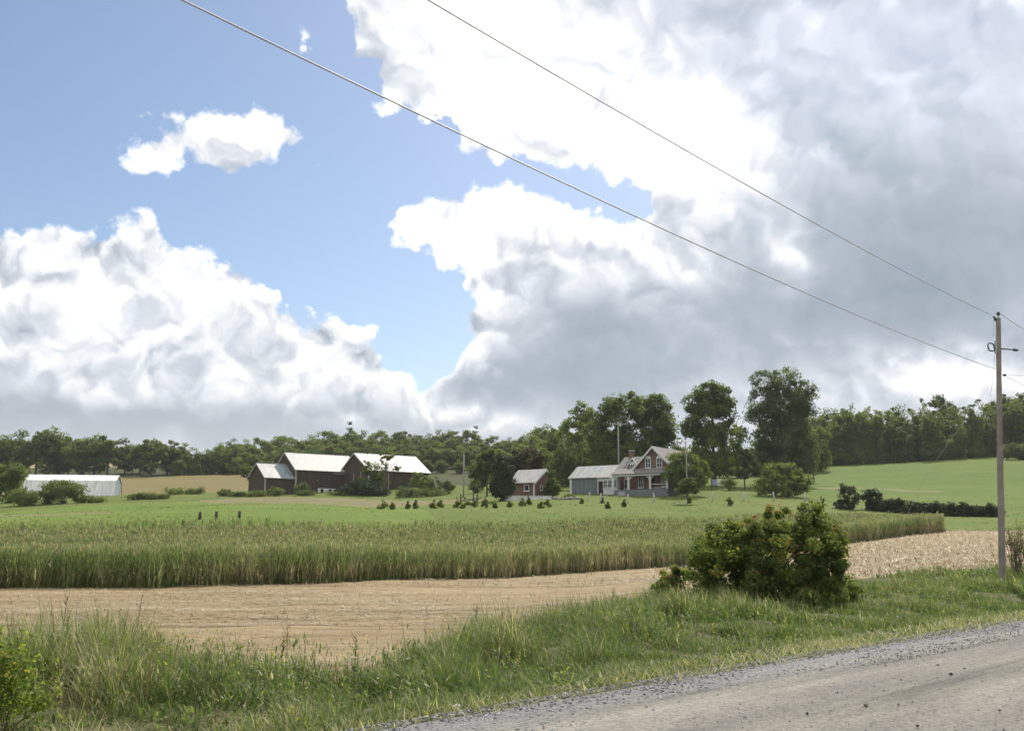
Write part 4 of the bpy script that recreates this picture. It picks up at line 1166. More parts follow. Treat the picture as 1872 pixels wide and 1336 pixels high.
# left wing
x0, x1, y0, y1, e3, r3 = -15.9, -7.305, .6, 6.6, 3.0, 4.95
yc = (y0 + y1) / 2
link('wall', MB().prism([(y0, -1.5), (y1, -1.5), (y1, e3), (yc, r3 - .02), (y0, e3)], 'x', x0, x1).mesh('wing_wall', MAT['blue_siding']), H)
rw = link('roof', roof_slabs(MB(), x0, x1 - .3, yc - y0, e3, r3, .3, .1, yc).mesh('wing_roof', MAT['tin']), H)
tag(rw, 'pale metal roof of the left wing')
slw = (r3 - e3) / (yc - y0)
link('roof_patch', MB().prism([(yc - 1.5, r3 - slw * 1.5 + .103), (yc - .25, r3 - slw * .25 + .103), (yc - .25, r3 - slw * .25 + .125), (yc - 1.5, r3 - slw * 1.5 + .125)], 'x', -11.9, -11.0).mesh('roof_patch', MAT['tin_blue']), rw)
link('corner_board', MB().box(x0 - .06, x0 + .3, y0 - .07, y0 + .2, -.6, e3 - .15).mesh('corner_board', MAT['white_paint']), H)
# glazed-in white porch in front of the wing's right end
gp = link('sun_porch', MB().box(-10.1, -6.4, -.35, y0 - .005, -.9, 2.62).mesh('sun_porch', MAT['white_paint']), H)
link('porch_roof', MB().prism([(-.6, 2.63), (y0 - .01, 2.95), (y0 - .01, 3.03), (-.6, 2.72)], 'x', -10.3, -6.2).mesh('porch_roof', MAT['shingle']), gp)
for u in (-8.6, -7.75, -6.95):
    window(H, ('y', -.35, -1), u, 0, 1.05, 2.3, .8, sill=False)
dr = link('door', MB().box(-9.9, -9.1, -.42, -.36, -.3, 2.15).mesh('house_door', MAT['dark']), H)
link('handle', MB().box(-9.25, -9.18, -.46, -.425, .85, .95).mesh('door_handle', MAT['grey_trim']), dr)
# open porch across the middle and the gable
pf = link('porch_floor', MB().box(-6.2, 3.3, -2.0, -.004, -1.2, .55).mesh('porch_floor', MAT['porch_grey']), H)
link('porch_roof', MB().prism([(-2.25, 2.98), (-.004, 3.95), (-.004, 4.05), (-2.25, 3.08)], 'x', -6.6, 3.5).mesh('porch_roof', MAT['shingle']), H)
link('porch_beam', MB().box(-6.5, 3.4, -2.05, -1.85, 2.70, 2.975).mesh('porch_beam', MAT['white_paint']), H)
for u in (-6.3, -3.55, .25, 3.2):
    po = link('porch_post', MB().box(u - .14, u + .14, -2.02, -1.78, .552, 2.697).mesh('porch_post', MAT['white_paint']), H)
    for s in (-1, 1):
        link('bracket', MB().prism([(u + s * .142, 2.1), (u + s * .75, 2.695), (u + s * .60, 2.695), (u + s * .142, 2.26)], 'y', -1.94, -1.86).mesh('bracket', MAT['white_paint']), po)
link('railing', MB().box(.40, 3.05, -1.95, -1.88, 1.25, 1.33).box(.40, 3.05, -1.95, -1.88, .70, .76).mesh('railing', MAT['white_paint']), H)
window(H, ('y', 0, -1), -2.3, 0, .9, 2.55, .95)
d2 = link('door', MB().box(-.85, .05, -.06, -.005, .56, 2.6).mesh('house_door', MAT['dark']), H)
link('handle', MB().box(-.05, .01, -.1, -.063, 1.5, 1.6).mesh('door_handle', MAT['grey_trim']), d2)
window(H, ('y', 1.5, -1), -5.6, 0, .9, 2.5, .9)
link('step', MB().box(-5.2, -3.9, -2.5, -2.004, -1.2, .2).mesh('porch_step', MAT['concrete']), H)
# a pale plastic chair by the steps and a white tub stand on the lawn by the porch
# ---------------------------------------------------------------- small brick shed
p = at(976, 906, 155)
S = thing('shed', 'small red brick shed with grey metal roof and one white window', 'shed', p, -R(33))
Ls, Ws, es, rs = 4.6, 6.6, 2.15, 4.2
link('wall', gable_body(MB(), -Ls, 0, Ws / 2, es, rs, -1.2, Ws / 2).mesh('shed_wall', MAT['brick']), S)
link('roof', roof_slabs(MB(), -Ls, 0, Ws / 2, es, rs, .35, .12, Ws / 2).mesh('shed_roof', MAT['tin']), S)
link('corner_board', MB().box(-.12, .1, -.06, .12, -.4, es - .1).mesh('corner_board', MAT['white_paint']), S)
window(S, ('y', 0, -1), -1.3, 0, .75, 1.75, .95, mull=False)
window(S, ('x', 0, 1), 0, 2.2, .9, 1.8, .7, mull=False)
sl = (rs - es) / (Ws / 2); h_ = Ws / 2 + .35
for s in (-1, 1):
    link('bargeboard', MB().prism([(Ws / 2 + s * h_, rs - sl * h_ - .2), (Ws / 2, rs - .2), (Ws / 2, rs + .1), (Ws / 2 + s * h_, rs - sl * h_ + .1)], 'x', .355, .42).mesh('bargeboard', MAT['white_paint']), S)
# low pale wall below the shed
pw = at(965, 912, 152.2)
wl = tag(link('low_wall', MB().box(-3.4, 3.6, -.2, .2, -1.0, .62).box(-3.45, 3.65, -.26, .26, .622, .70).mesh('low_wall', MAT['whitewash']), None, (pw.x, pw.y, gzf(pw.x, pw.y) - .1), (0, 0, R(8))), 'low pale concrete wall on the lawn below the brick shed', 'wall')

# ---------------------------------------------------------------- poles, posts and small things round the farm
MAT['pole_wood'] = plain_mat('grey_pole_wood', (0.29, 0.25, 0.22), .85, var=.25, scale=1.5, bump_s=.4)
MAT['post_pale'] = plain_mat('pale_post_wood', (0.46, 0.44, 0.41), .8, var=.2, scale=4)
MAT['post_dark'] = plain_mat('dark_post_wood', (0.06, 0.052, 0.045), .85, var=.25, scale=4)
MAT['steel'] = plain_mat('dull_steel', (0.35, 0.35, 0.36), .45, .8, var=.1, bump_s=0)
MAT['lamp'] = plain_mat('lamp_housing', (0.62, 0.62, 0.60), .4, var=.05, bump_s=0)
x, y, z = place(847, 178); hp = z_at(832, 178) - z
t = thing('utility_pole', 'thin grey pole standing alone between the barns and the pale bushes', 'pole', (x, y, z))
link('pole', MB().tube([(0, 0, -1), (0, 0, hp)], [.15, .10], 8).mesh('pole', MAT['pole_wood'], True), t)
link('insulator', MB().tube([(0, 0, hp + .002), (0, 0, hp + .25)], [.06, .05], 6).mesh('insulator', MAT['lamp']), t)
x, y, z = place(1133, 182); hp = z_at(771, 182) - z
t = thing('utility_pole', 'tall grey pole with a crossarm, rising behind the house chimney', 'pole', (x, y, z))
link('pole', MB().tube([(0, 0, -1), (0, 0, hp)], [.17, .11], 8).mesh('pole', MAT['pole_wood'], True), t)
ca = link('crossarm', MB().box(-1.6, 1.6, -.24, -.12, hp - .55, hp - .38).mesh('crossarm', MAT['pole_wood']), t)
for xx in (-1.4, -.6, .6, 1.4):
    link('insulator', MB().tube([(xx, -.18, hp - .378), (xx, -.18, hp - .15)], [.06, .05], 6).mesh('insulator', MAT['lamp']), ca)
x, y, z = place(1258, 150.5); hp = z_at(806, 150.5) - z
t = thing('yard_lamp', 'yard lamp on a thin grey pole before the sky gap right of the house', 'lamp', (x, y, z))
link('pole', MB().tube([(0, 0, -1), (0, 0, hp)], [.12, .08], 8).mesh('pole', MAT['pole_wood'], True), t)
link('lamp_arm', MB().tube([(0, 0, hp - .4), (-.5, -.1, hp - .05), (-.95, -.2, hp)], [.035, .035, .035], 6).mesh('lamp_arm', MAT['steel'], True), t)
link('lamp_head', MB().tube([(-.95, -.2, hp + .12), (-.97, -.2, hp - .02), (-.97, -.2, hp - .2), (-.97, -.2, hp - .28)], [.09, .2, .23, .17], 10).mesh('lamp_head', MAT['lamp'], True), t)

def post_mesh(mat, h=1.35, r=.11):
    return MB().tube([(0, 0, -.4), (0, 0, .5), (.01, 0, h - .05), (.01, 0, h)], [r, r * .97, r * .93, r * .6], 8).mesh('fence_post', mat, True)
pm, pd = post_mesh(MAT['post_pale']), post_mesh(MAT['post_dark'], 1.2, .15)
wire_fence = [(1075, 146), (1098, 144), (1149, 144), (1197, 145), (1304, 146), (1362, 147), (1417, 148), (1473, 149)]
PL = ['pale fence post at the left end of the lawn row, below the grey house wing', 'pale fence post with a dark stump beside it, below the house wing', 'pale fence post below the white sun porch', 'pale fence post below the open porch',
      'pale fence post right of the small round lawn tree', 'pale fence post halfway between the lawn tree and the dome shrub', 'pale fence post before the left part of the dome shrub', 'pale fence post before the right part of the dome shrub']
for i, (px, d) in enumerate(wire_fence):
    x, y, z = place(px, d)
    tag(link('fence_post', pm, None, (x, y, z), (R(rnd.uniform(-3, 3)), R(rnd.uniform(-4, 4)) if i else R(14), 0)), PL[i], 'post', 'pale fence posts across the house lawn')
for i, (px, d) in enumerate(((365, 101), (395, 101.5), (437, 102))):
    x, y, z = place(px, d)
    tag(link('fence_post', pd, None, (x, y, z), scale=(1.1, 1.1, .62)), ['leftmost', 'middle', 'rightmost'][i] + ' of three short dark posts at the near edge of the green field', 'post', 'dark posts in the green field')
for i, (px, d) in enumerate(((842, 150), (865, 150), (872, 146))):
    x, y, z = place(px, d)
    tag(link('fence_post', pd, None, (x, y, z), scale=(.7, .7, 1.15)), ['leftmost', 'middle', 'rightmost'][i] + ' of three thin dark stakes on the lawn left of the cedar', 'post', 'dark stakes left of the cedar')
x, y, z = place(1102, 143.2)
tag(link('tree_stump', MB().tube([(0, 0, -.3), (0, 0, .3), (.05, 0, .75), (.1, 0, .95)], [.34, .3, .25, .12], 9).mesh('tree_stump', MAT['post_dark'], True), None, (x, y, z)), 'dark leaning stump beside the second pale fence post', 'stump')

# stone heap by the shed
MAT['stone'] = plain_mat('field_stone', (0.24, 0.21, 0.19), .9, var=.35, scale=4, bump_s=.5)
MAT['stone_pale'] = plain_mat('pale_stone', (0.55, 0.53, 0.50), .85, var=.2, scale=4, bump_s=.5)
def stone_mesh(seed, mat):
    bm = bmesh.new(); bmesh.ops.create_icosphere(bm, subdivisions=1, radius=1)
    rg = random.Random(seed)
    for v in bm.verts:
        v.co *= rg.uniform(.75, 1.2); v.co.z *= .65
    me = bpy.data.meshes.new('stone'); bm.to_mesh(me); bm.free(); me.materials.append(mat)
    return me
stones = [stone_mesh(i, MAT['stone']) for i in range(3)]
for i, px in enumerate((1014, 1022, 1030, 1037, 1044, 1050, 1056)):
    d = 150.5 + rnd.uniform(-.8, .8); x, y, z = place(px, d)
    s = rnd.uniform(.3, .55)
    tag(link('stone', stones[i % 3], None, (x, y, z + s * .3), (0, 0, rnd.uniform(0, 6)), s), ['first', 'second', 'third', 'fourth', 'fifth', 'sixth', 'last'][i] + ' stone from the left in the row below the vine shrub', 'stone', 'stones beside the brick shed')

# clothes line with washing right of the round tree
cl = [(1303, 172), (1344, 172)]
P = [place(*c) for c in cl]
t = thing('clothesline', 'clothes line between two thin posts under the tall trees', 'clothesline', P[0])
dxy = Vector(P[1]) - Vector(P[0])
for k, o_ in enumerate((Vector((0, 0, 0)), dxy)):
    link('post', MB().tube([o_ + Vector((0, 0, -.4)), o_ + Vector((0, 0, 1.95))], [.06, .05], 6).mesh('line_post', MAT['post_dark'], True), t)
link('line', MB().tube([(0, 0, 1.85), dxy * .5 + Vector((0, 0, 1.72)), dxy + Vector((0, 0, 1.85))], [.012] * 3, 4).mesh('line', MAT['steel']), t)
def cloth(f0, f1, drop, color, label):
    m = plain_mat('washing_' + label.split()[0], color, .8, var=.08, bump_s=.1)
    a, b = dxy * f0, dxy * f1
    mb = MB(); n = 8
    v = []
    for i in range(n + 1):
        q = a.lerp(b, i / n); sag = 1.85 - .13 * (1 - (2 * (f0 + (f1 - f0) * i / n) - 1) ** 2)
        for j in range(4):
            v.append((q.x + .04 * math.sin(i * 2.1 + j), q.y + .07 * math.sin(i * 1.7 + j * .9) * j / 3, q.z + sag - .015 - drop * j / 3))
    f = [(i * 4 + j, (i + 1) * 4 + j, (i + 1) * 4 + j + 1, i * 4 + j + 1) for i in range(n) for j in range(3)]
    me = mesh_np('washing', v, f, m, smooth=True)
    o = tag(link('washing', me, None, P[0]), label, 'washing', 'washing on the clothes line')
cloth(.03, .26, 1.0, (0.25, 0.30, 0.50), 'large pale blue cloth at the left end of the clothes line')
cloth(.31, .42, .75, (0.72, 0.70, 0.70), 'white cloth between the two blue ones on the clothes line')
cloth(.50, .77, .6, (0.25, 0.33, 0.55), 'wide pale blue cloth right of the white one')
cloth(.81, .97, .55, (0.30, 0.03, 0.045), 'dark red cloth at the right end of the clothes line')

# ================================================================== crop, straw, verge, road stones
def strips(base, heading, lean, length, width, bend, nseg, rg, droop=1.0, twist=0.0):
    """many grass-like strips: base (n,3), heading angle, lean from upright, curving over by bend; returns verts (n,(2*nseg+1),3)"""
    n = len(base)
    dirx, diry = np.cos(heading), np.sin(heading)
    px, py = -diry, dirx
    pts = []
    ang = lean.copy()
    p = base.copy()
    pts.append(p.copy())
    for i in range(nseg):
        s = length / nseg
        p = p + np.stack([dirx * np.sin(ang) * s, diry * np.sin(ang) * s, np.cos(ang) * s], 1)
        pts.append(p.copy())
        ang = ang + bend / nseg
    V = []
    for i in range(nseg):
        w = width * (1.0 if i < nseg * .5 else 1.0 - 0.75 * (i - nseg * .5) / (nseg * .5)) * 0.5
        off = np.stack([px * w, py * w, np.zeros(n)], 1)
        V += [pts[i] - off, pts[i] + off]
    V.append(pts[-1])
    return np.stack(V, 1)
def strip_faces(n, nseg):
    k = 2 * nseg + 1
    tri = []
    for i in range(nseg - 1):
        tri += [[2 * i, 2 * i + 1, 2 * i + 3], [2 * i, 2 * i + 3, 2 * i + 2]]
    tri.append([2 * nseg - 2, 2 * nseg - 1, 2 * nseg])
    tri = np.array(tri)
    return (np.arange(n)[:, None, None] * k + tri[None]).reshape(-1, 3)
class Soup:
    def __init__(self): self.v, self.f, self.t, self.n = [], [], [], 0
    def add(self, v, f, tint):
        self.v.append(v.reshape(-1, 3)); self.f.append(f + self.n); self.t.append(tint); self.n += v.reshape(-1, 3).shape[0]
    def add_strips(self, base, heading, lean, length, width, bend, nseg, tint, rg):
        v = strips(base, heading, lean, length, width, bend, nseg, rg)
        self.add(v, strip_faces(len(base), nseg), np.repeat(tint, 2 * nseg + 1))
    def obj(self, name, mat, parent=None, loc=(0, 0, 0)):
        v = np.concatenate(self.v) - np.array(loc)
        return link(name, mesh_np(name, v, np.concatenate(self.f), mat, {'tint': np.concatenate(self.t)}), parent, loc)

MAT['crop'] = leaf_mat('crop_leaves', [(0.0, (0.105, 0.150, 0.052)), (0.35, (0.150, 0.200, 0.076)), (0.6, (0.205, 0.225, 0.110)), (0.8, (0.31, 0.27, 0.165)), (1.0, (0.44, 0.38, 0.27))], trans=.5, trans_gain=(1.3, 1.3, .9))
MAT['grass'] = leaf_mat('verge_grass', [(0.0, (0.054, 0.088, 0.024)), (0.35, (0.098, 0.150, 0.038)), (0.6, (0.150, 0.190, 0.060)), (0.78, (0.24, 0.23, 0.11)), (1.0, (0.44, 0.39, 0.26))], trans=.45, trans_gain=(1.35, 1.4, .8), rough=.55, spec=.15)
MAT['straw'] = leaf_mat('loose_straw', [(0.0, (0.13, 0.092, 0.046)), (0.4, (0.26, 0.195, 0.105)), (0.75, (0.38, 0.305, 0.19)), (1.0, (0.54, 0.47, 0.36))], trans=.15, trans_gain=(1, 1, .9))
print('crop')
def to_xy(px, d):
    return (px - 936.0) / KX * d, d

# ---- the standing crop: rows of tall stalks with hanging leaves and pale heads
rg = np.random.default_rng(51)
def crop_points(n, dmin, dmax, p0=-480, p1=1726):
    """n points in the field, dmin..dmax metres behind its near edge"""
    px = rg.uniform(p0, p1, n * 6)
    front, back = np.interp(px, *CF), np.interp(px, *CB)
    d = front + rg.uniform(dmin, dmax, len(px)) + (fbm(px * .03, px * 0 + 1.7, 4, 33) - .5) * 3.0 * (dmin == 0)
    front = front + 0
    keep = (d < back) & (rg.random(len(px)) < d / 120.0)
    px, d = px[keep][:n], d[keep][:n]
    x, y = to_xy(px, d)
    return x, y
cs = Soup()
def add_crop(n, dmin, dmax, leaves_n, wide, nseg, head=True, hgt=(1.35, 1.75)):
    x, y = crop_points(n, dmin, dmax)
    n = len(x)
    z = gz(x, y)
    h = rg.uniform(*hgt, n) * np.where(rg.random(n) < .12, rg.uniform(.5, .8, n), 1) * (0.82 + 0.36 * fbm(x * .22, y * .22, 3, 31))
    patch = fbm(x * .12, y * .12, 3, 41)
    base = np.stack([x, y, z], 1)
    t0 = np.clip(rg.normal(.33, .14, n) + (patch - .5) * .9, 0, 1)
    cs.add_strips(base, rg.uniform(0, 6.28, n), rg.uniform(0, .12, n), h, np.full(n, .035 * wide), rg.uniform(0, .15, n), 2, np.clip(t0 + .12, 0, .8), rg)
    for k in range(leaves_n):
        f = (k + .4) / leaves_n
        b = base + np.stack([rg.normal(0, .02, n), rg.normal(0, .02, n), h * (.08 + f * .82)], 1)
        dry = np.where(f < .35, .42, 0.0)
        cs.add_strips(b, rg.uniform(0, 6.28, n), rg.uniform(.10, .5, n), rg.uniform(.45, .85, n) * (1.1 - .35 * f), np.full(n, .036 * wide) * rg.uniform(.7, 1.3, n), rg.uniform(.4, 1.7, n), nseg, np.clip(t0 + rg.normal(0, .14, n) + dry, 0, 1), rg)
    if head:
        for k in range(2):
            b = base + np.stack([np.zeros(n), np.zeros(n), h * .94], 1)
            cs.add_strips(b, rg.uniform(0, 6.28, n), rg.uniform(0, .4, n), rg.uniform(.18, .34, n), np.full(n, .034 * wide), rg.uniform(0, .8, n), 2, np.clip(rg.normal(.63, .16, n), 0, 1), rg)
add_crop(7300, 0, 3.5, 7, 1.0, 2)
add_crop(13400, 3.0, 14, 5, 1.5, 2, hgt=(1.15, 1.5))
add_crop(22000, 12, 52, 3, 2.4, 2, hgt=(.95, 1.3))
# the far strip by the bush, right-hand end
tag(cs.obj('standing_crop', MAT['crop']), 'tall green and tan crop standing in a broad strip behind the cut field', 'crop', kind='stuff')

# a few pale dry stalks that stand out along the near edge
dry = [(58, 1040, 1076, .06), (80, 1000, 1074, .45), (197, 1062, 1072, 0), (212, 1058, 1070, .1), (224, 1052, 1070, .15), (242, 1046, 1068, .1), (254, 1032, 1066, -.1), (272, 1065, 1072, -.5), (380, 1062, 1070, -.6), (486, 1054, 1066, -.5), (560, 1030, 1064, .08), (20, 1060, 1077, .3)]
ORDI = ['1st', '2nd', '3rd', '4th', '5th', '6th', '7th', '8th', '9th', '10th', '11th', '12th']
dry.sort()
for i, (px, r0, r1, ln) in enumerate(dry):
    d = float(np.interp(px, *CF)) - .5
    x, y = to_xy(px, d); z = gzf(x, y)
    hh = max(.5, (r1 - r0) / F * d * 1.15)
    mb = MB().tube([(0, 0, -.05), (ln * hh * .3, 0, hh * .5), (ln * hh, 0.05, hh)], [.026, .022, .012], 5)
    t = thing('dry_stalk', f'{ORDI[i]} pale dry stalk from the left along the near edge of the crop', 'stalk', (x, y, z), 0, 'dry stalks along the crop edge')
    link('stem', mb.mesh('dry_stem', MAT['straw'], True), t)
    s_ = Soup(); n = 3
    s_.add_strips(np.array([[ln * hh * .5, 0, hh * (.45 + .15 * k)] for k in range(n)]), rg.uniform(0, 6.28, n), np.full(n, .8), np.full(n, .35), np.full(n, .04), np.full(n, 1.3), 3, np.full(n, .85), rg)
    link('leaf', mesh_np('dry_leaf', np.concatenate(s_.v), np.concatenate(s_.f), MAT['straw'], {'tint': np.concatenate(s_.t)}), t)

# ---- loose straw and short stubble on the cut field
print('straw')
ss = Soup()
def field_pts(n, p0, p1, d0, d1, seed):
    r = np.random.default_rng(seed)
    px = r.uniform(p0, p1, n); d = np.exp(r.uniform(math.log(d0), math.log(d1), n))
    x, y = to_xy(px, d)
    zz = zone(x, y) == 'stubble'
    return x[zz], y[zz], d[zz], px[zz]
for n, d0, d1, L0, L1, w, seed in ((70000, 12, 26, .10, .34, .010, 61), (90000, 24, 50, .14, .42, .017, 62), (50000, 45, 112, .25, .7, .04, 63)):
    x, y, d, px = field_pts(n, -60, 1960, d0, d1, seed)
    r = np.random.default_rng(seed + 100)
    row = fbm(x * .08 + y * .02, y * 0.9, 3, 71)
    keep = r.random(len(x)) < np.clip((row - .30) * 3.2, .12, 1) * np.where(px > 1000, 1.0, .8)
    x, y, d = x[keep], y[keep], d[keep]
    n = len(x); z = gz(x, y) + .012 + r.random(n) * .035
    lie = r.normal(0.05, .55, n)
    up = r.random(n) < .07
    lean = np.where(up, r.uniform(.1, .7, n), r.uniform(1.35, 1.62, n))
    ln = r.uniform(L0, L1, n) * np.where(up, .4, 1)
    ss.add_strips(np.stack([x, y, z], 1), lie + np.where(r.random(n) < .5, 0, math.pi), lean, ln, np.full(n, w) * r.uniform(.7, 1.6, n), r.normal(0, .2, n), 2, np.clip(r.normal(.47, .24, n) + (row[keep] - .5) * 1.3, 0, 1), r)
# coarser bleached residue on the right-hand part
x, y, d, px = field_pts(17000, 1180, 1960, 30, 112, 64)
r = np.random.default_rng(164); n = len(x)
kp = r.random(n) < np.clip((px - 1150) / 300, .2, 1)
x, y = x[kp], y[kp]; n = len(x)
ss.add_strips(np.stack([x, y, gz(x, y) + .02], 1), r.uniform(0, 6.28, n), r.uniform(.7, 1.6, n), r.uniform(.18, .55, n), r.uniform(.025, .055, n), r.normal(.1, .4, n), 2, np.clip(r.normal(.72, .22, n), 0, 1), r)
tag(ss.obj('loose_straw', MAT['straw']), 'pale loose straw and short stubble lying over the cut field', 'straw', kind='stuff')

# ---- verge grass
print('grass')
def verge_pts(n, t0, t1, seed, e0=0.0, e1=1.15):
    r = np.random.default_rng(seed)
    t = r.uniform(t0, t1, n)
    e = -r.uniform(-.25, 13.5, n)
    x = RA[0] + RD[0] * t + RN[0] * e; y = RA[1] + RD[1] * t + RN[1] * e
    px, d = polar(x, y)
    f = verge_f(x, y)
    k = (px > -120) & (px < 2010) & (y > 5.5) & (f > e0) & (f < e1)
    # the field side runs out in ragged tongues
    k &= f < .74 + .50 * fbm(x * .5, y * .5, 3, 81)
    return x[k], y[k], f[k], t[k], d[k], r
gs = Soup()
for n, t0, t1, w, seed in ((330000, -16, 9, .0085, 82), (150000, 7, 26, .014, 83), (80000, 24, 75, .028, 84)):
    x, y, f, t, d, r = verge_pts(n, t0, t1, seed)
    tuft = np.clip((fbm(x * 1.3, y * 1.3, 3, 85) - .5) * 1.35 + .5, 0, 1); big = np.clip((fbm(x * .55, y * .55, 3, 86) - .5) * 1.9 + .5, .05, 1)
    dens = np.clip((tuft - .32) * 3.6, .10, 1)
    k = r.random(len(x)) < dens
    x, y, f, d, tuft, big = x[k], y[k], f[k], d[k], tuft[k], big[k]
    n = len(x)
    prof = np.interp(f, [0, .06, .2, .45, .75, 1.0, 1.2], [.05, .10, .20, .36, .46, .42, .24])
    rightish = np.clip(t[k] / 18, 0, 1)
    pxx = polar(x, y)[0]
    prof = prof * (1 - .45 * rightish) * np.interp(pxx, [0, 250, 520, 720, 860, 1300], [1.1, .95, .62, .75, 1.15, 1.1])
    hgt = prof * (.30 + 1.3 * tuft) * (.30 + 1.5 * big) * r.uniform(.5, 1.45, n)
    pxx0 = polar(x, y)[0]; dry_p = fbm(x * .8 + 7, y * .8, 3, 93)
    tint = np.clip(r.normal(.38, .18, n) + (big - .5) * .4 + np.where(r.random(n) < np.clip((dry_p - .32) * 1.3, .08, .75) * np.interp(pxx0, [100, 500, 900], [2.1, 1.2, .4]), .42, 0) + np.where(f < .12, .22, 0), 0, 1)
    ss_n = 3 if seed == 82 else 2
    wind = .25
    hd = np.where(r.random(n) < .4, r.normal(2.6, .7, n), r.uniform(0, 6.28, n))
    gs.add_strips(np.stack([x, y, gz(x, y) - .02], 1), hd, np.abs(r.normal(.28, .34, n)), hgt, w * r.uniform(.7, 1.6, n), r.uniform(.2, 2.2, n), ss_n, tint, r)
# broader weed leaves low down
x, y, f, t, d, r = verge_pts(120000, -16, 24, 87, .02, 1.0)
n = len(x); tuft = fbm(x * .9, y * .9, 3, 88); k = r.random(n) < np.clip((tuft - .45) * 4, 0, 1)
x, y, f = x[k], y[k], f[k]; n = len(x)
gs.add_strips(np.stack([x, y, gz(x, y) + r.uniform(0, .25, n) * np.clip(f * 2, .1, 1)], 1), r.uniform(0, 6.28, n), r.uniform(.4, 1.4, n), r.uniform(.05, .13, n), r.uniform(.012, .034, n), r.uniform(.2, 1.4, n), 2, np.clip(r.normal(.42, .2, n), 0, 1), r)
x, y, f, t, d, r = verge_pts(90000, -16, 12, 187, .25, 1.1)
n = len(x); tuft = fbm(x * 1.1 + 3, y * 1.1, 3, 188); big = fbm(x * .4, y * .4, 3, 189); k = r.random(n) < np.clip((tuft - .45) * 5, 0, 1) * np.interp(t, [-4, 10], [1, .35])
x, y, f, tuft, big = x[k], y[k], f[k], tuft[k], big[k]; n = len(x)
top = np.interp(f, [.25, .5, .9, 1.1], [.25, .45, .5, .3]) * (.4 + 1.2 * big)
gs.add_strips(np.stack([x, y, gz(x, y) + top * r.random(n)], 1), r.uniform(0, 6.28, n), r.uniform(.3, 1.5, n), r.uniform(.05, .13, n), r.uniform(.009, .024, n), r.uniform(.2, 1.4, n), 2, np.clip(r.normal(.34, .2, n) + (big - .5) * .6 + np.where(r.random(n) < .12, .45, 0), 0, 1), r)
# dead stems and thatch along the road edge
x, y, f, t, d, r = verge_pts(70000, -14, 40, 89, -.03, .13)
n = len(x)
gs.add_strips(np.stack([x, y, gz(x, y) + .03 + r.random(n) * .05], 1), r.uniform(0, 6.28, n), r.uniform(.8, 1.6, n), r.uniform(.08, .3, n), r.uniform(.006, .014, n), r.normal(.2, .4, n), 2, np.clip(r.normal(.82, .15, n), 0, 1), r)
tag(gs.obj('verge_grass', MAT['grass']), 'long rough grass and weeds growing on the roadside verge', 'grass', kind='stuff')
# pale flowering stems in the long grass at the left
ps = Soup()
x, y, f, t, d, r = verge_pts(1300, -16, 20, 90, .35, 1.05)
n = len(x)
hh = r.uniform(.4, .8, n) * np.interp(t, [-10, 20], [1.0, .8])
ps.add_strips(np.stack([x, y, gz(x, y)], 1), r.uniform(0, 6.28, n), r.uniform(0, .25, n), hh, np.full(n, .006), r.uniform(.1, .5, n), 3, np.clip(r.normal(.62, .15, n), 0, 1), r)
b = np.stack([x, y, gz(x, y)], 1)
for k in range(5):
    ps.add_strips(b + np.stack([r.normal(0, .03, n), r.normal(0, .03, n), hh * (.72 + .05 * k)], 1), r.uniform(0, 6.28, n), r.uniform(.3, .9, n), r.uniform(.06, .12, n), np.full(n, .008), r.uniform(.2, .8, n), 2, np.clip(r.normal(.75, .15, n), 0, 1), r)
tag(ps.obj('seeding_grass', MAT['grass']), 'taller seeding grass stems among the verge grass', 'grass', kind='stuff')

# ---- rough tufts over the lawns and hay field, thickest along the field edges
ms_ = Soup()
r = np.random.default_rng(120)
n = 50000
px = r.uniform(-60, 1930, n); d = np.exp(r.uniform(math.log(96), math.log(262), n))
x, y = to_xy(px, d)
zz = zone(x, y)
back = np.interp(px, *CB)
w_ = np.clip((fbm(x * .09, y * .22, 4, 121) - .42) * 5, 0.02, 1) * np.where(d < back + 9, 1.0, .55)
k = np.isin(zz, ['hay', 'lawn', 'hill', 'dirt']) & (r.random(n) < w_ * np.where(zz == 'hill', .3, 1))
x, y, d, zz = x[k], y[k], d[k], zz[k]; n = len(x)
ms_.add_strips(np.stack([x, y, gz(x, y) - .03], 1), r.uniform(0, 6.28, n), r.uniform(0, .5, n), r.uniform(.08, .24, n) * np.where(zz == 'hay', .8, 1), r.uniform(.08, .20, n), r.uniform(.2, 1.2, n), 2, np.clip(r.normal(.58, .16, n) + np.where(zz == 'dirt', .2, 0), 0, 1), r)
tag(ms_.obj('meadow_grass', MAT['grass']), 'rough grass tufts over the lawns and the fields behind the crop', 'grass', kind='stuff')

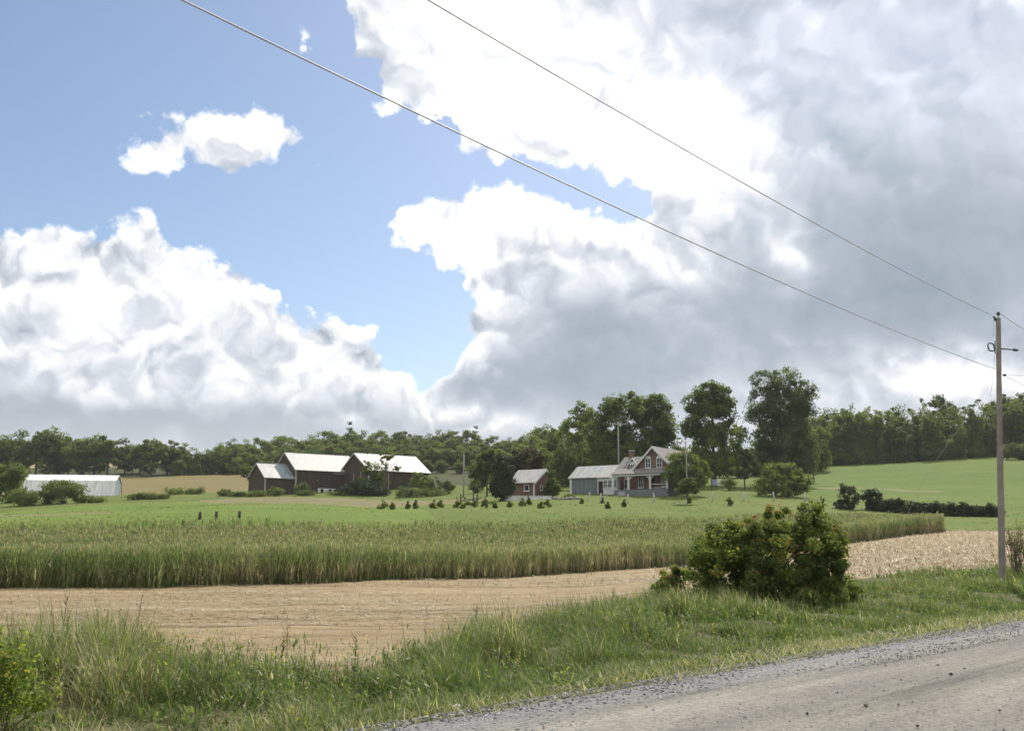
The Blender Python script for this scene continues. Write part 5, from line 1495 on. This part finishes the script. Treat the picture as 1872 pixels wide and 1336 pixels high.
# ---- loose stones on the road shoulder
print('stones')
ico = np.array([(0, 0, 1), (.9, 0, .25), (.25, .85, .3), (-.75, .5, .25), (-.7, -.55, .3), (.3, -.85, .25), (0, 0, -.8)])
icf = np.array([(0, 1, 2), (0, 2, 3), (0, 3, 4), (0, 4, 5), (0, 5, 1), (6, 2, 1), (6, 3, 2), (6, 4, 3), (6, 5, 4), (6, 1, 5)])
def stone_soup(name, n, t0, t1, elo, ehi, s0, s1, mat, label, seed, bias=2.0):
    r = np.random.default_rng(seed)
    t = t0 + (t1 - t0) * r.random(n) ** 1.3; e = elo + (ehi - elo) * r.random(n) ** bias
    x = RA[0] + RD[0] * t + RN[0] * e; y = RA[1] + RD[1] * t + RN[1] * e
    k = (y > 5) ; x, y, e = x[k], y[k], e[k]; n = len(x)
    z = road_z(x, y) - np.clip(-e, 0, 1) * .1
    s = r.uniform(s0, s1, n) * r.uniform(.6, 1.4, n)
    th = r.uniform(0, 6.28, n); c, q = np.cos(th), np.sin(th)
    sh = ico[None] * r.uniform(.7, 1.25, (n, 7, 1)) * np.array([1, 1, .7])
    vx = sh[..., 0] * c[:, None] - sh[..., 1] * q[:, None]; vy = sh[..., 0] * q[:, None] + sh[..., 1] * c[:, None]
    v = np.stack([vx, vy, sh[..., 2]], -1) * s[:, None, None] + np.stack([x, y, z + s * .25], 1)[:, None]
    f = (np.arange(n)[:, None, None] * 7 + icf[None]).reshape(-1, 3)
    tag(link(name, mesh_np(name, v.reshape(-1, 3), f, mat, {'tint': np.repeat(r.random(n), 7)})), label, 'gravel', kind='stuff')
def stone_tint(name, stops):
    m, n = new_mat(name)
    out(n, bsdf(n, n.ramp(attr(n, 'tint'), stops), .85, 0, .25, bump(n, n.noise(pos(n), 90, 3, .7), .4, .004)))
    return m
MAT['chips'] = stone_tint('gravel_chips', [(0, (.085, .085, .087)), (.5, (.18, .18, .182)), (.85, (.27, .27, .268)), (1, (.42, .41, .395))])
MAT['dark_chips'] = stone_tint('dark_chips', [(0, (.035, .033, .03)), (.6, (.10, .09, .08)), (1, (.22, .20, .18))])
stone_soup('loose_gravel', 18000, -8, 34, -.35, 1.35, .007, .019, MAT['chips'], 'grey loose gravel along the edge of the road', 91, 1.5)
stone_soup('road_chippings', 9000, -7, 26, .9, 8.0, .004, .010, MAT['chips'], 'small pale chippings strewn over the packed road', 94, 1.0)
stone_soup('scattered_stones', 300, -6, 30, .8, 7.5, .010, .024, MAT['dark_chips'], 'dark scattered stones lying on the packed road surface', 92, 1.0)

# ---- foreground bushes
MAT['leaf_bush'] = leaf_mat('vine_leaves', [(0.0, (0.045, 0.070, 0.018)), (0.35, (0.090, 0.130, 0.030)), (0.62, (0.155, 0.190, 0.044)), (0.88, (0.24, 0.235, 0.060)), (1.0, (0.33, 0.21, 0.06))], trans=.52)
MAT['leaf_red'] = leaf_mat('reddened_leaves', [(0.0, (0.17, 0.035, 0.022)), (0.5, (0.27, 0.095, 0.035)), (1.0, (0.33, 0.17, 0.05))], trans=.45, trans_gain=(1.3, 1, .7))
MAT['twig'] = plain_mat('dark_twigs', (0.075, 0.055, 0.042), .85, var=.3, scale=8, bump_s=.3)
MAT['twig_pale'] = plain_mat('pale_dry_twigs', (0.26, 0.21, 0.155), .85, var=.3, scale=8, bump_s=.3)
def bush(name, label, px, row, depth, lobes_px, n, leaf, mat, seed, clump, ncl, stems, red=0, red_at=None, inner=.55, cat='bush', keep=None, stem_mat='twig', stem_r=.018):
    x, y = to_xy(px, depth); z = gzf(x, y); k = depth / F
    L = [((q[0] - px) * k, q[4] if len(q) > 4 else 0.0, z_at(q[1], depth) - z, q[2] * k, (q[5] if len(q) > 5 else q[2]) * k, q[3] * k) for q in lobes_px]
    me, c = crown_mesh(name + '_foliage', L, n, leaf, clump, ncl, MAT[mat], seed, inner, .45, .72, .85, keep, .25, zmin=.02)
    t = thing(name, label, cat, (x, y, z))
    tag(link('foliage', me, t), kind='stuff')
    if red:
        L2 = [((q[0] - px) * k, q[4] if len(q) > 4 else -.3, z_at(q[1], depth) - z, q[2] * k, q[2] * k * .6, q[3] * k) for q in red_at]
        me, _ = crown_mesh(name + '_red', L2, red, leaf * .95, clump * .8, max(10, ncl // 3), MAT['leaf_red'], seed + 1, .2, .45, .72)
        o = tag(link('red_foliage', me, t), 'leaves turned red and orange', kind='stuff')
    r = random.Random(seed)
    for i in range(stems):
        b0 = Vector((r.uniform(-.5, .5) * L[0][3], r.uniform(-.3, .3), -.1))
        tip = Vector(c[r.randrange(len(c))])
        mid = b0.lerp(tip, .5) + Vector((r.uniform(-.15, .15), r.uniform(-.15, .15), .25 * tip.z))
        link('stem', MB().tube([b0, b0.lerp(mid, .5) + Vector((0, 0, .05)), mid, mid.lerp(tip, .6) + Vector((0, 0, .06)), tip], [stem_r, stem_r * .85, stem_r * .65, stem_r * .4, stem_r * .15], 5, False).mesh('stem', MAT[stem_mat], True), t)
    return t
D0 = 27.0
kk = D0 / F
def hollow(c, rg):
    # the lower left front is bare: only stems there
    px = c[:, 0] / kk + 1400; zrow = c[:, 2]
    inside = (px < 1345) & (zrow < 1.15) & (c[:, 1] < -.05) & (px > 1275)
    return ~inside | (rg.random(len(c)) < .30)
bush('vine_bush', 'large sprawling roadside bush hung with vines, some leaves red and orange', 1400, 1100, D0,
     [(1395, 1030, 112, 66, 0, 80), (1312, 1005, 56, 40, .1), (1445, 1000, 82, 56, 0), (1452, 955, 60, 32), (1490, 1015, 50, 66, -.1), (1412, 925, 10, 16), (1446, 930, 9, 14), (1478, 938, 12, 16), (1406, 906, 4, 9), (1512, 985, 22, 30), (1368, 985, 44, 34), (1366, 1035, 56, 50, -.3), (1340, 1000, 50, 40, .2), (1380, 945, 7, 16), (1500, 940, 8, 18), (1340, 957, 8, 12), (1462, 912, 5, 14), (1300, 968, 8, 12), (1526, 965, 7, 16), (1430, 905, 5, 14), (1515, 985, 20, 30), (1505, 1060, 34, 48, -.2), (1300, 1060, 46, 44, .5), (1360, 1050, 80, 54, .5), (1345, 1075, 66, 26, .3), (1470, 1085, 60, 24, 0), (1440, 1060, 60, 46, -.4)],
     42000, .088, 'leaf_bush', 501, .20, 460, 26, 330, [(1420, 925, 20, 18), (1320, 980, 40, 14), (1440, 985, 70, 20), (1515, 985, 18, 30), (1470, 1040, 46, 40), (1380, 955, 26, 12)], inner=.62, keep=hollow, stem_r=.024)
bush('leafy_shoots', 'low reddish leafy shoots at the left foot of the big bush', 1222, 1105, 26.2, [(1222, 1065, 26, 34), (1212, 1085, 20, 22), (1236, 1050, 14, 24)], 1500, .10, 'leaf_bush', 502, .16, 40, 7, 24, [(1222, 1068, 24, 26)], inner=.2)
bush('leafy_shoots', 'tall green shoots at the right foot of the big bush', 1548, 1098, 28.0, [(1548, 1075, 14, 24), (1556, 1088, 18, 14)], 600, .10, 'leaf_bush', 503, .16, 20, 5, inner=.2)
MAT['leaf_weed'] = leaf_mat('yellowing_weed_leaves', [(0.0, (0.07, 0.11, 0.025)), (0.4, (0.13, 0.18, 0.035)), (0.7, (0.22, 0.25, 0.05)), (1.0, (0.36, 0.31, 0.07))], trans=.55)
bush('wild_shrub', 'yellow-green leafy weeds in the near left corner of the verge', 22, 1300, 10.4,
     [(12, 1225, 34, 56), (42, 1215, 30, 50), (0, 1165, 20, 34), (48, 1265, 40, 50), (-30, 1220, 50, 80), (64, 1165, 6, 22), (92, 1285, 26, 36), (28, 1150, 8, 16)], 1900, .052, 'leaf_weed', 504, .17, 120, 26, inner=.15, stem_r=.006)
# leafy weeds and brown stalks scattered through the left part of the verge
x, y, f, t, d, r = verge_pts(2600, -16, 8, 601, .12, 1.0)
pxw = polar(x, y)[0]
k = r.random(len(x)) < np.clip((fbm(x * .9, y * .9, 3, 602) - .36) * 3, .04, 1) * np.interp(pxw, [0, 250, 700, 1100], [1, .55, .40, .15])
x, y, f = x[k], y[k], f[k]; n = len(x)
ws = Soup()
hh = r.uniform(.28, .70, n) * np.interp(f, [.1, .4, 1], [.5, 1, 1.0])
b0 = np.stack([x, y, gz(x, y)], 1)
ws.add_strips(b0, r.uniform(0, 6.28, n), r.uniform(0, .3, n), hh, np.full(n, .008), r.uniform(0, .3, n), 2, r.uniform(0, .3, n), r)
wt_ = np.clip(r.normal(.38, .25, n), 0, 1)
for q in range(12):
    g_ = (q + .5) / 12
    ws.add_strips(b0 + np.stack([r.normal(0, .02, n), r.normal(0, .02, n), hh * (.2 + .8 * g_)], 1), r.uniform(0, 6.28, n), r.uniform(.6, 1.3, n), r.uniform(.05, .13, n) * (1.2 - .5 * g_), r.uniform(.016, .034, n), r.uniform(.2, 1.2, n), 3, np.clip(wt_ + r.normal(0, .12, n), 0, 1), r)
tag(ws.obj('leafy_weeds', MAT['leaf_weed']), 'yellow-green broad-leaved weeds scattered through the left part of the verge', 'weeds', kind='stuff')
x, y, f, t, d, r = verge_pts(420, -16, 12, 603, .25, 1.05)
n = len(x); hh = r.uniform(.35, .85, n)
b0 = np.stack([x, y, gz(x, y)], 1)
dsk = Soup()
dsk.add_strips(b0, r.uniform(0, 6.28, n), r.uniform(0, .35, n), hh, np.full(n, .011), r.uniform(-.1, .5, n), 3, r.uniform(0, .4, n), r)
for q in range(5):
    dsk.add_strips(b0 + np.stack([np.zeros(n), np.zeros(n), hh * r.uniform(.5, .9, n)], 1), r.uniform(0, 6.28, n), r.uniform(.3, 1.1, n), r.uniform(.06, .18, n), np.full(n, .008), r.uniform(-.3, .6, n), 2, r.uniform(0, .5, n), r)
tag(dsk.obj('dead_stalks', MAT['straw']), 'brown dead weed stalks standing in the verge grass', 'weeds', kind='stuff')
# bare twiggy shrub beside the pole
def twig_shrub(px, depth, top, half, label, seed, n=34):
    x, y = to_xy(px, depth); z = gzf(x, y); k = depth / F
    hh = z_at(top, depth) - z
    r = random.Random(seed)
    t = thing('twiggy_shrub', label, 'shrub', (x, y, z))
    for i in range(n):
        a = r.uniform(-1, 1); b0 = Vector((a * half * k * .5, r.uniform(-.3, .3), -.1))
        tip = Vector((a * half * k + r.uniform(-.2, .2), r.uniform(-.5, .5), hh * r.uniform(.6, 1.05)))
        mid = b0.lerp(tip, .5) + Vector((r.uniform(-.08, .08), 0, .1))
        mb = MB().tube([b0, mid, tip], [.016, .011, .004], 4, False)
        for s in range(3):
            q = mid.lerp(tip, r.uniform(0, .8)); mb.tube([q, q + Vector((r.uniform(-.25, .25), r.uniform(-.2, .2), r.uniform(.15, .45)))], [.006, .002], 4, False)
        link('stem', mb.mesh('stem', MAT['twig_pale'] if i % 3 == 0 else MAT['twig'], True), t)
    L = [(0, 0, hh * .6, half * k * .9, .4, hh * .45)]
    me, _ = crown_mesh('twiggy_foliage', L, 420, .085, .2, 40, MAT['leaf_mid'], seed, .1)
    tag(link('foliage', me, t), kind='stuff')
twig_shrub(1852, 40.5, 955, 18, 'thin twiggy shrub standing just right of the utility pole', 511)
twig_shrub(1878, 41.0, 950, 14, 'second twiggy shrub cut by the right frame edge', 512, 22)
# single weeds that stand above the grass
def weed(px, depth, top, label, seed, lean=.05, leafy=True, branch=6):
    x, y = to_xy(px, depth); z = gzf(x, y)
    hh = max(.4, z_at(top, depth) - z)
    r = random.Random(seed); rr_ = np.random.default_rng(seed)
    t = thing('tall_weed', label, 'weed', (x, y, z))
    pts = [Vector((0, 0, -.05)), Vector((lean * hh * .2, 0, hh * .4)), Vector((lean * hh * .5, .02, hh * .75)), Vector((lean * hh, .03, hh))]
    link('stem', MB().tube(pts, [.008, .007, .005, .002], 5, False).mesh('stem', MAT['twig'], True), t)
    s_ = Soup()
    for i in range(branch):
        f = r.uniform(.45, 1); q = pts[1].lerp(pts[3], f)
        link('branch', MB().tube([q, q + Vector((r.uniform(-.1, .1), r.uniform(-.1, .1), r.uniform(.05, .16)))], [.004, .0015], 4, False).mesh('branch', MAT['twig'], True), t)
    if leafy:
        n = 26
        b_ = np.array([pts[0].lerp(pts[3], r.uniform(.1, .95)) for _ in range(n)])
        s_.add_strips(b_, rr_.uniform(0, 6.28, n), rr_.uniform(.5, 1.2, n), rr_.uniform(.06, .14, n), np.full(n, .02), rr_.uniform(.2, 1, n), 2, np.clip(rr_.normal(.4, .15, n), 0, 1), rr_)
        link('foliage', mesh_np('weed_foliage', np.concatenate(s_.v), np.concatenate(s_.f), MAT['grass'], {'tint': np.concatenate(s_.t)}), t)['kind'] = 'stuff'
weed(262, 17.5, 1082, 'thin curved dry weed standing in front of the cut field, left', 521, .06, False)
weed(524, 14.5, 1168, 'dark bare forked weed stalk above the grass, left of two near the centre', 522, .05, True)
weed(534, 14.6, 1150, 'taller dark bare weed stalk, right of two near the centre', 523, -.03, False)
weed(655, 13.8, 1168, 'leafy upright weed at the edge of the cut field before the straw', 524, .02)
weed(1078, 22, 1100, 'leafy weed with a drooping tip left of the big bush', 525, .1)
weed(1116, 22.5, 1072, 'tallest thin weed left of the big bush', 526, .05)
weed(868, 19, 1112, 'leafy weed at the highest tuft of grass near the centre', 527, .06)
weed(1742, 42, 1008, 'lone thin sapling stick in the cut field left of the pole', 528, .12, False, 4)
weed(128, 15.5, 1092, 'pale thin weed before the cut field near the left edge', 529, .04, False)
# white stones at the road edge
rock = stone_mesh(9, MAT['stone_pale'])
for px, py, s, lab in ((836, 1288, .065, 'white stone in the grass at the road edge'), (614, 1312, .06, 'small white stone in the grass near the bottom edge')):
    _a, _b, _c = ray(px, py); dd = -EYE / _c
    x, y = _a * dd, _b * dd
    tag(link('stone', rock, None, (x, y, gzf(x, y) + s * .4 + .03), (0, 0, px), s), lab, 'stone')

# ---------------------------------------------------------------- the utility pole at the road and its lines
MAT['pole_brown'] = plain_mat('brown_treated_pole', (0.225, 0.188, 0.165), .85, var=.25, scale=1.2, bump_s=.5, bump_scale=14)
MAT['wire'] = plain_mat('wire_metal', (0.55, 0.55, 0.57), .6, .1, var=.1, bump_s=0)
MAT['porcelain'] = plain_mat('dark_porcelain', (0.035, 0.028, 0.028), .3, spec=.6, var=.1, bump_s=0)
PX, PD = 1823.0, 37.0
bx_, by_ = to_xy(PX, PD)
bz_ = gzf(bx_, by_)
ptop = z_at(580, PD)
hp = ptop - bz_
UP = thing('utility_pole', 'brown wooden roadside utility pole carrying two lines, at the right', 'pole', (bx_, by_, bz_))
link('pole', MB().tube([(0, 0, -1), (0, 0, 0), (-.02, 0, hp * .5), (0, 0, hp - .03), (0, 0, hp)], [.13, .125, .105, .088, .075], 14).mesh('pole', MAT['pole_brown'], True), UP)
LEAN = R(3.9)
UP.rotation_euler = (0, LEAN, 0)
def on_pole(x, y, z):
    return Vector((bx_ + x * math.cos(LEAN) + z * math.sin(LEAN), by_ + y, bz_ + z * math.cos(LEAN) - x * math.sin(LEAN)))
def lz(row): return z_at(row, PD) - bz_
link('pole_top_pin', MB().tube([(0, 0, hp + .002), (0, 0, hp + .10)], [.02, .02], 6).mesh('pole_top_pin', MAT['steel'], True), UP)
link('insulator', MB().tube([(0, 0, hp + .102), (0, 0, hp + .14), (0, 0, hp + .2), (0, 0, hp + .25)], [.05, .065, .06, .03], 10).mesh('insulator', MAT['porcelain'], True), UP)
link('insulator', MB().tube([(-.22, -.1, hp + .02), (-.17, -.08, hp - .06), (-.12, -.06, hp - .14)], [.035, .05, .03], 8).mesh('insulator', MAT['porcelain'], True), UP)
# standoff arm to the right with its insulator
z1 = lz(636)
ar = link('standoff_arm', MB().tube([(.1, 0, z1), (.62, .1, z1 + .01)], [.032, .026], 8).mesh('standoff_arm', MAT['pole_wood'], True), UP)
link('insulator', MB().tube([(.60, .096, z1 + .01), (.66, .108, z1 + .01), (.78, .13, z1 + .01)], [.05, .055, .04], 8).mesh('insulator', MAT['porcelain'], True), ar)
# coil of spare wire on the left, a rounded loop
loop = []
for i in range(17):
    a = 2 * math.pi * i / 16
    ca_, sa_ = math.cos(a), math.sin(a)
    loop.append((-.31 + .115 * math.copysign(abs(ca_) ** .6, ca_) - .03 * sa_, -.05, lz(635) + .15 * math.copysign(abs(sa_) ** .6, sa_)))
link('wire_coil', MB().tube(loop, [.026] * 17, 6, False).mesh('wire_coil', MAT['porcelain'], True), UP)
link('bracket', MB().tube([(-.21, -.04, lz(633)), (-.10, 0, lz(630))], [.018, .018], 6).mesh('bracket', MAT['steel'], True), UP)
link('clamp', MB().box(-.14, -.09, -.06, .06, lz(645), lz(622)).mesh('clamp', MAT['steel']), UP)
link('insulator', MB().tube([(.13, -.02, lz(684)), (.20, -.02, lz(684)), (.25, -.02, lz(684))], [.04, .06, .035], 8).mesh('insulator', MAT['porcelain'], True), UP)
# ground wire down the left side
link('drop_wire', MB().tube([(-.22, -.1, hp - .02), (-.24, -.1, hp - .6), (-.23, -.08, lz(615))], [.008] * 3, 5, False).mesh('drop_wire', MAT['wire'], True), UP)
link('drop_wire', MB().tube([(-.2, -.06, lz(650)), (-.24, -.06, lz(690)), (-.38, -.05, lz(725))], [.008] * 3, 5, False).mesh('drop_wire', MAT['wire'], True), UP)
link('guy_wire', MB().tube([(-.12, .1, lz(690)), (-1.5, 3.0, lz(860)), (-2.4, 5.4, .35)], [.004] * 3, 5, False).mesh('guy_wire', MAT['wire'], True), UP)
# the lines themselves: pole to pole, hanging in a shallow curve
def line_through(p_a, p_b, sag, name, label, r=.0125, n=60, t_end=1.0):
    pts = []
    for i in range(n + 1):
        u = i / n * t_end
        q = p_a.lerp(p_b, u); q.z -= 4 * sag * u * (1 - u)
        pts.append(q)
    return tag(link(name, MB().tube(pts, [r] * len(pts), 6).mesh(name, MAT['wire'], True)), label, 'wire')
LDIR = Vector((math.sin(R(40)), math.cos(R(40)), 0))
def fit_line(att, px, row, sag, span, name, label):
    """from the attachment back towards us, passing through the pixel seen on the line's own plane"""
    a, b, c = ray(px, row)
    # intersect the ray with the vertical plane through att along LDIR
    n = Vector((LDIR.y, -LDIR.x, 0))
    s = (att.x * n.x + att.y * n.y) / (a * n.x + b * n.y)
    hit = Vector((a * s, b * s, EYE + c * s))
    u = math.hypot(hit.x - att.x, hit.y - att.y) / span
    zend = (hit.z + 4 * sag * u * (1 - u) - att.z * (1 - u)) / u
    far = att - LDIR * span; far.z = zend
    print(name, 'hit', tuple(round(q, 2) for q in hit), 'u', round(u, 2), 'far z', round(zend, 2))
    return line_through(att, far, sag, name, label)
A1 = on_pole(-.20, -.09, hp + .02); A2 = on_pole(-.14, 0, lz(674))
fit_line(A1, 782, 0, .55, 52, 'power_line', 'upper power line crossing the sky to the top of the roadside pole')
fit_line(A2, 332, 0, .60, 52, 'power_line', 'lower power line crossing the sky to the middle of the roadside pole')
B1_ = on_pole(.02, 0, hp + .2); e1 = B1_ + LDIR * 52; e1.z = B1_.z + 1.4
line_through(B1_, e1, .5, 'power_line', 'upper power line leaving the pole top towards the right edge')
B2_ = on_pole(.25, 0, lz(686)); e2_ = B2_ + LDIR * 52; e2_.z = B2_.z + 1.2
line_through(B2_, e2_, .5, 'power_line', 'lower power line leaving the pole towards the right edge')
C1 = on_pole(.78, .13, z1 + .01)
line_through(C1, C1 + Vector((30, 1.5, .4)), .3, 'service_wire', 'level thin wire running right from the standoff arm', .008)
C2 = on_pole(.25, -.02, lz(684))
line_through(C2, C2 + Vector((30, 1.0, .1)), .2, 'service_wire', 'level thin wire running right from the lower insulator', .008)
# the next pole back along the line, out of the picture, that carries the near ends
for q in (LDIR * -52,):
    pb = Vector((bx_, by_, 0)) + q
    zb = gzf(pb.x, pb.y)
    t = thing('utility_pole', 'wooden utility pole standing behind the viewer and carrying the near line ends', 'pole', (pb.x, pb.y, zb))
    link('pole', MB().tube([(0, 0, -1), (0, 0, 11.6 - zb)], [.16, .1], 12).mesh('pole', MAT['pole_brown'], True), t)

# ---- thin haze between here and the woods, added to lift their dark tones
hz_m, hz = new_mat('summer_haze')
pv = hz.node('ShaderNodeVolumePrincipled')
pv.inputs['Color'].default_value = (0.86, 0.90, 0.96, 1)
pv.inputs['Density'].default_value = 0.00010
pv.inputs['Anisotropy'].default_value = 0.3
o_ = hz.node('ShaderNodeOutputMaterial')
hz.put(o_.inputs['Volume'], pv.outputs[0])
tag(link('haze', MB().box(-6500, 6500, -6500, 6500, -60, 75).mesh('haze', hz_m)), kind='stuff')
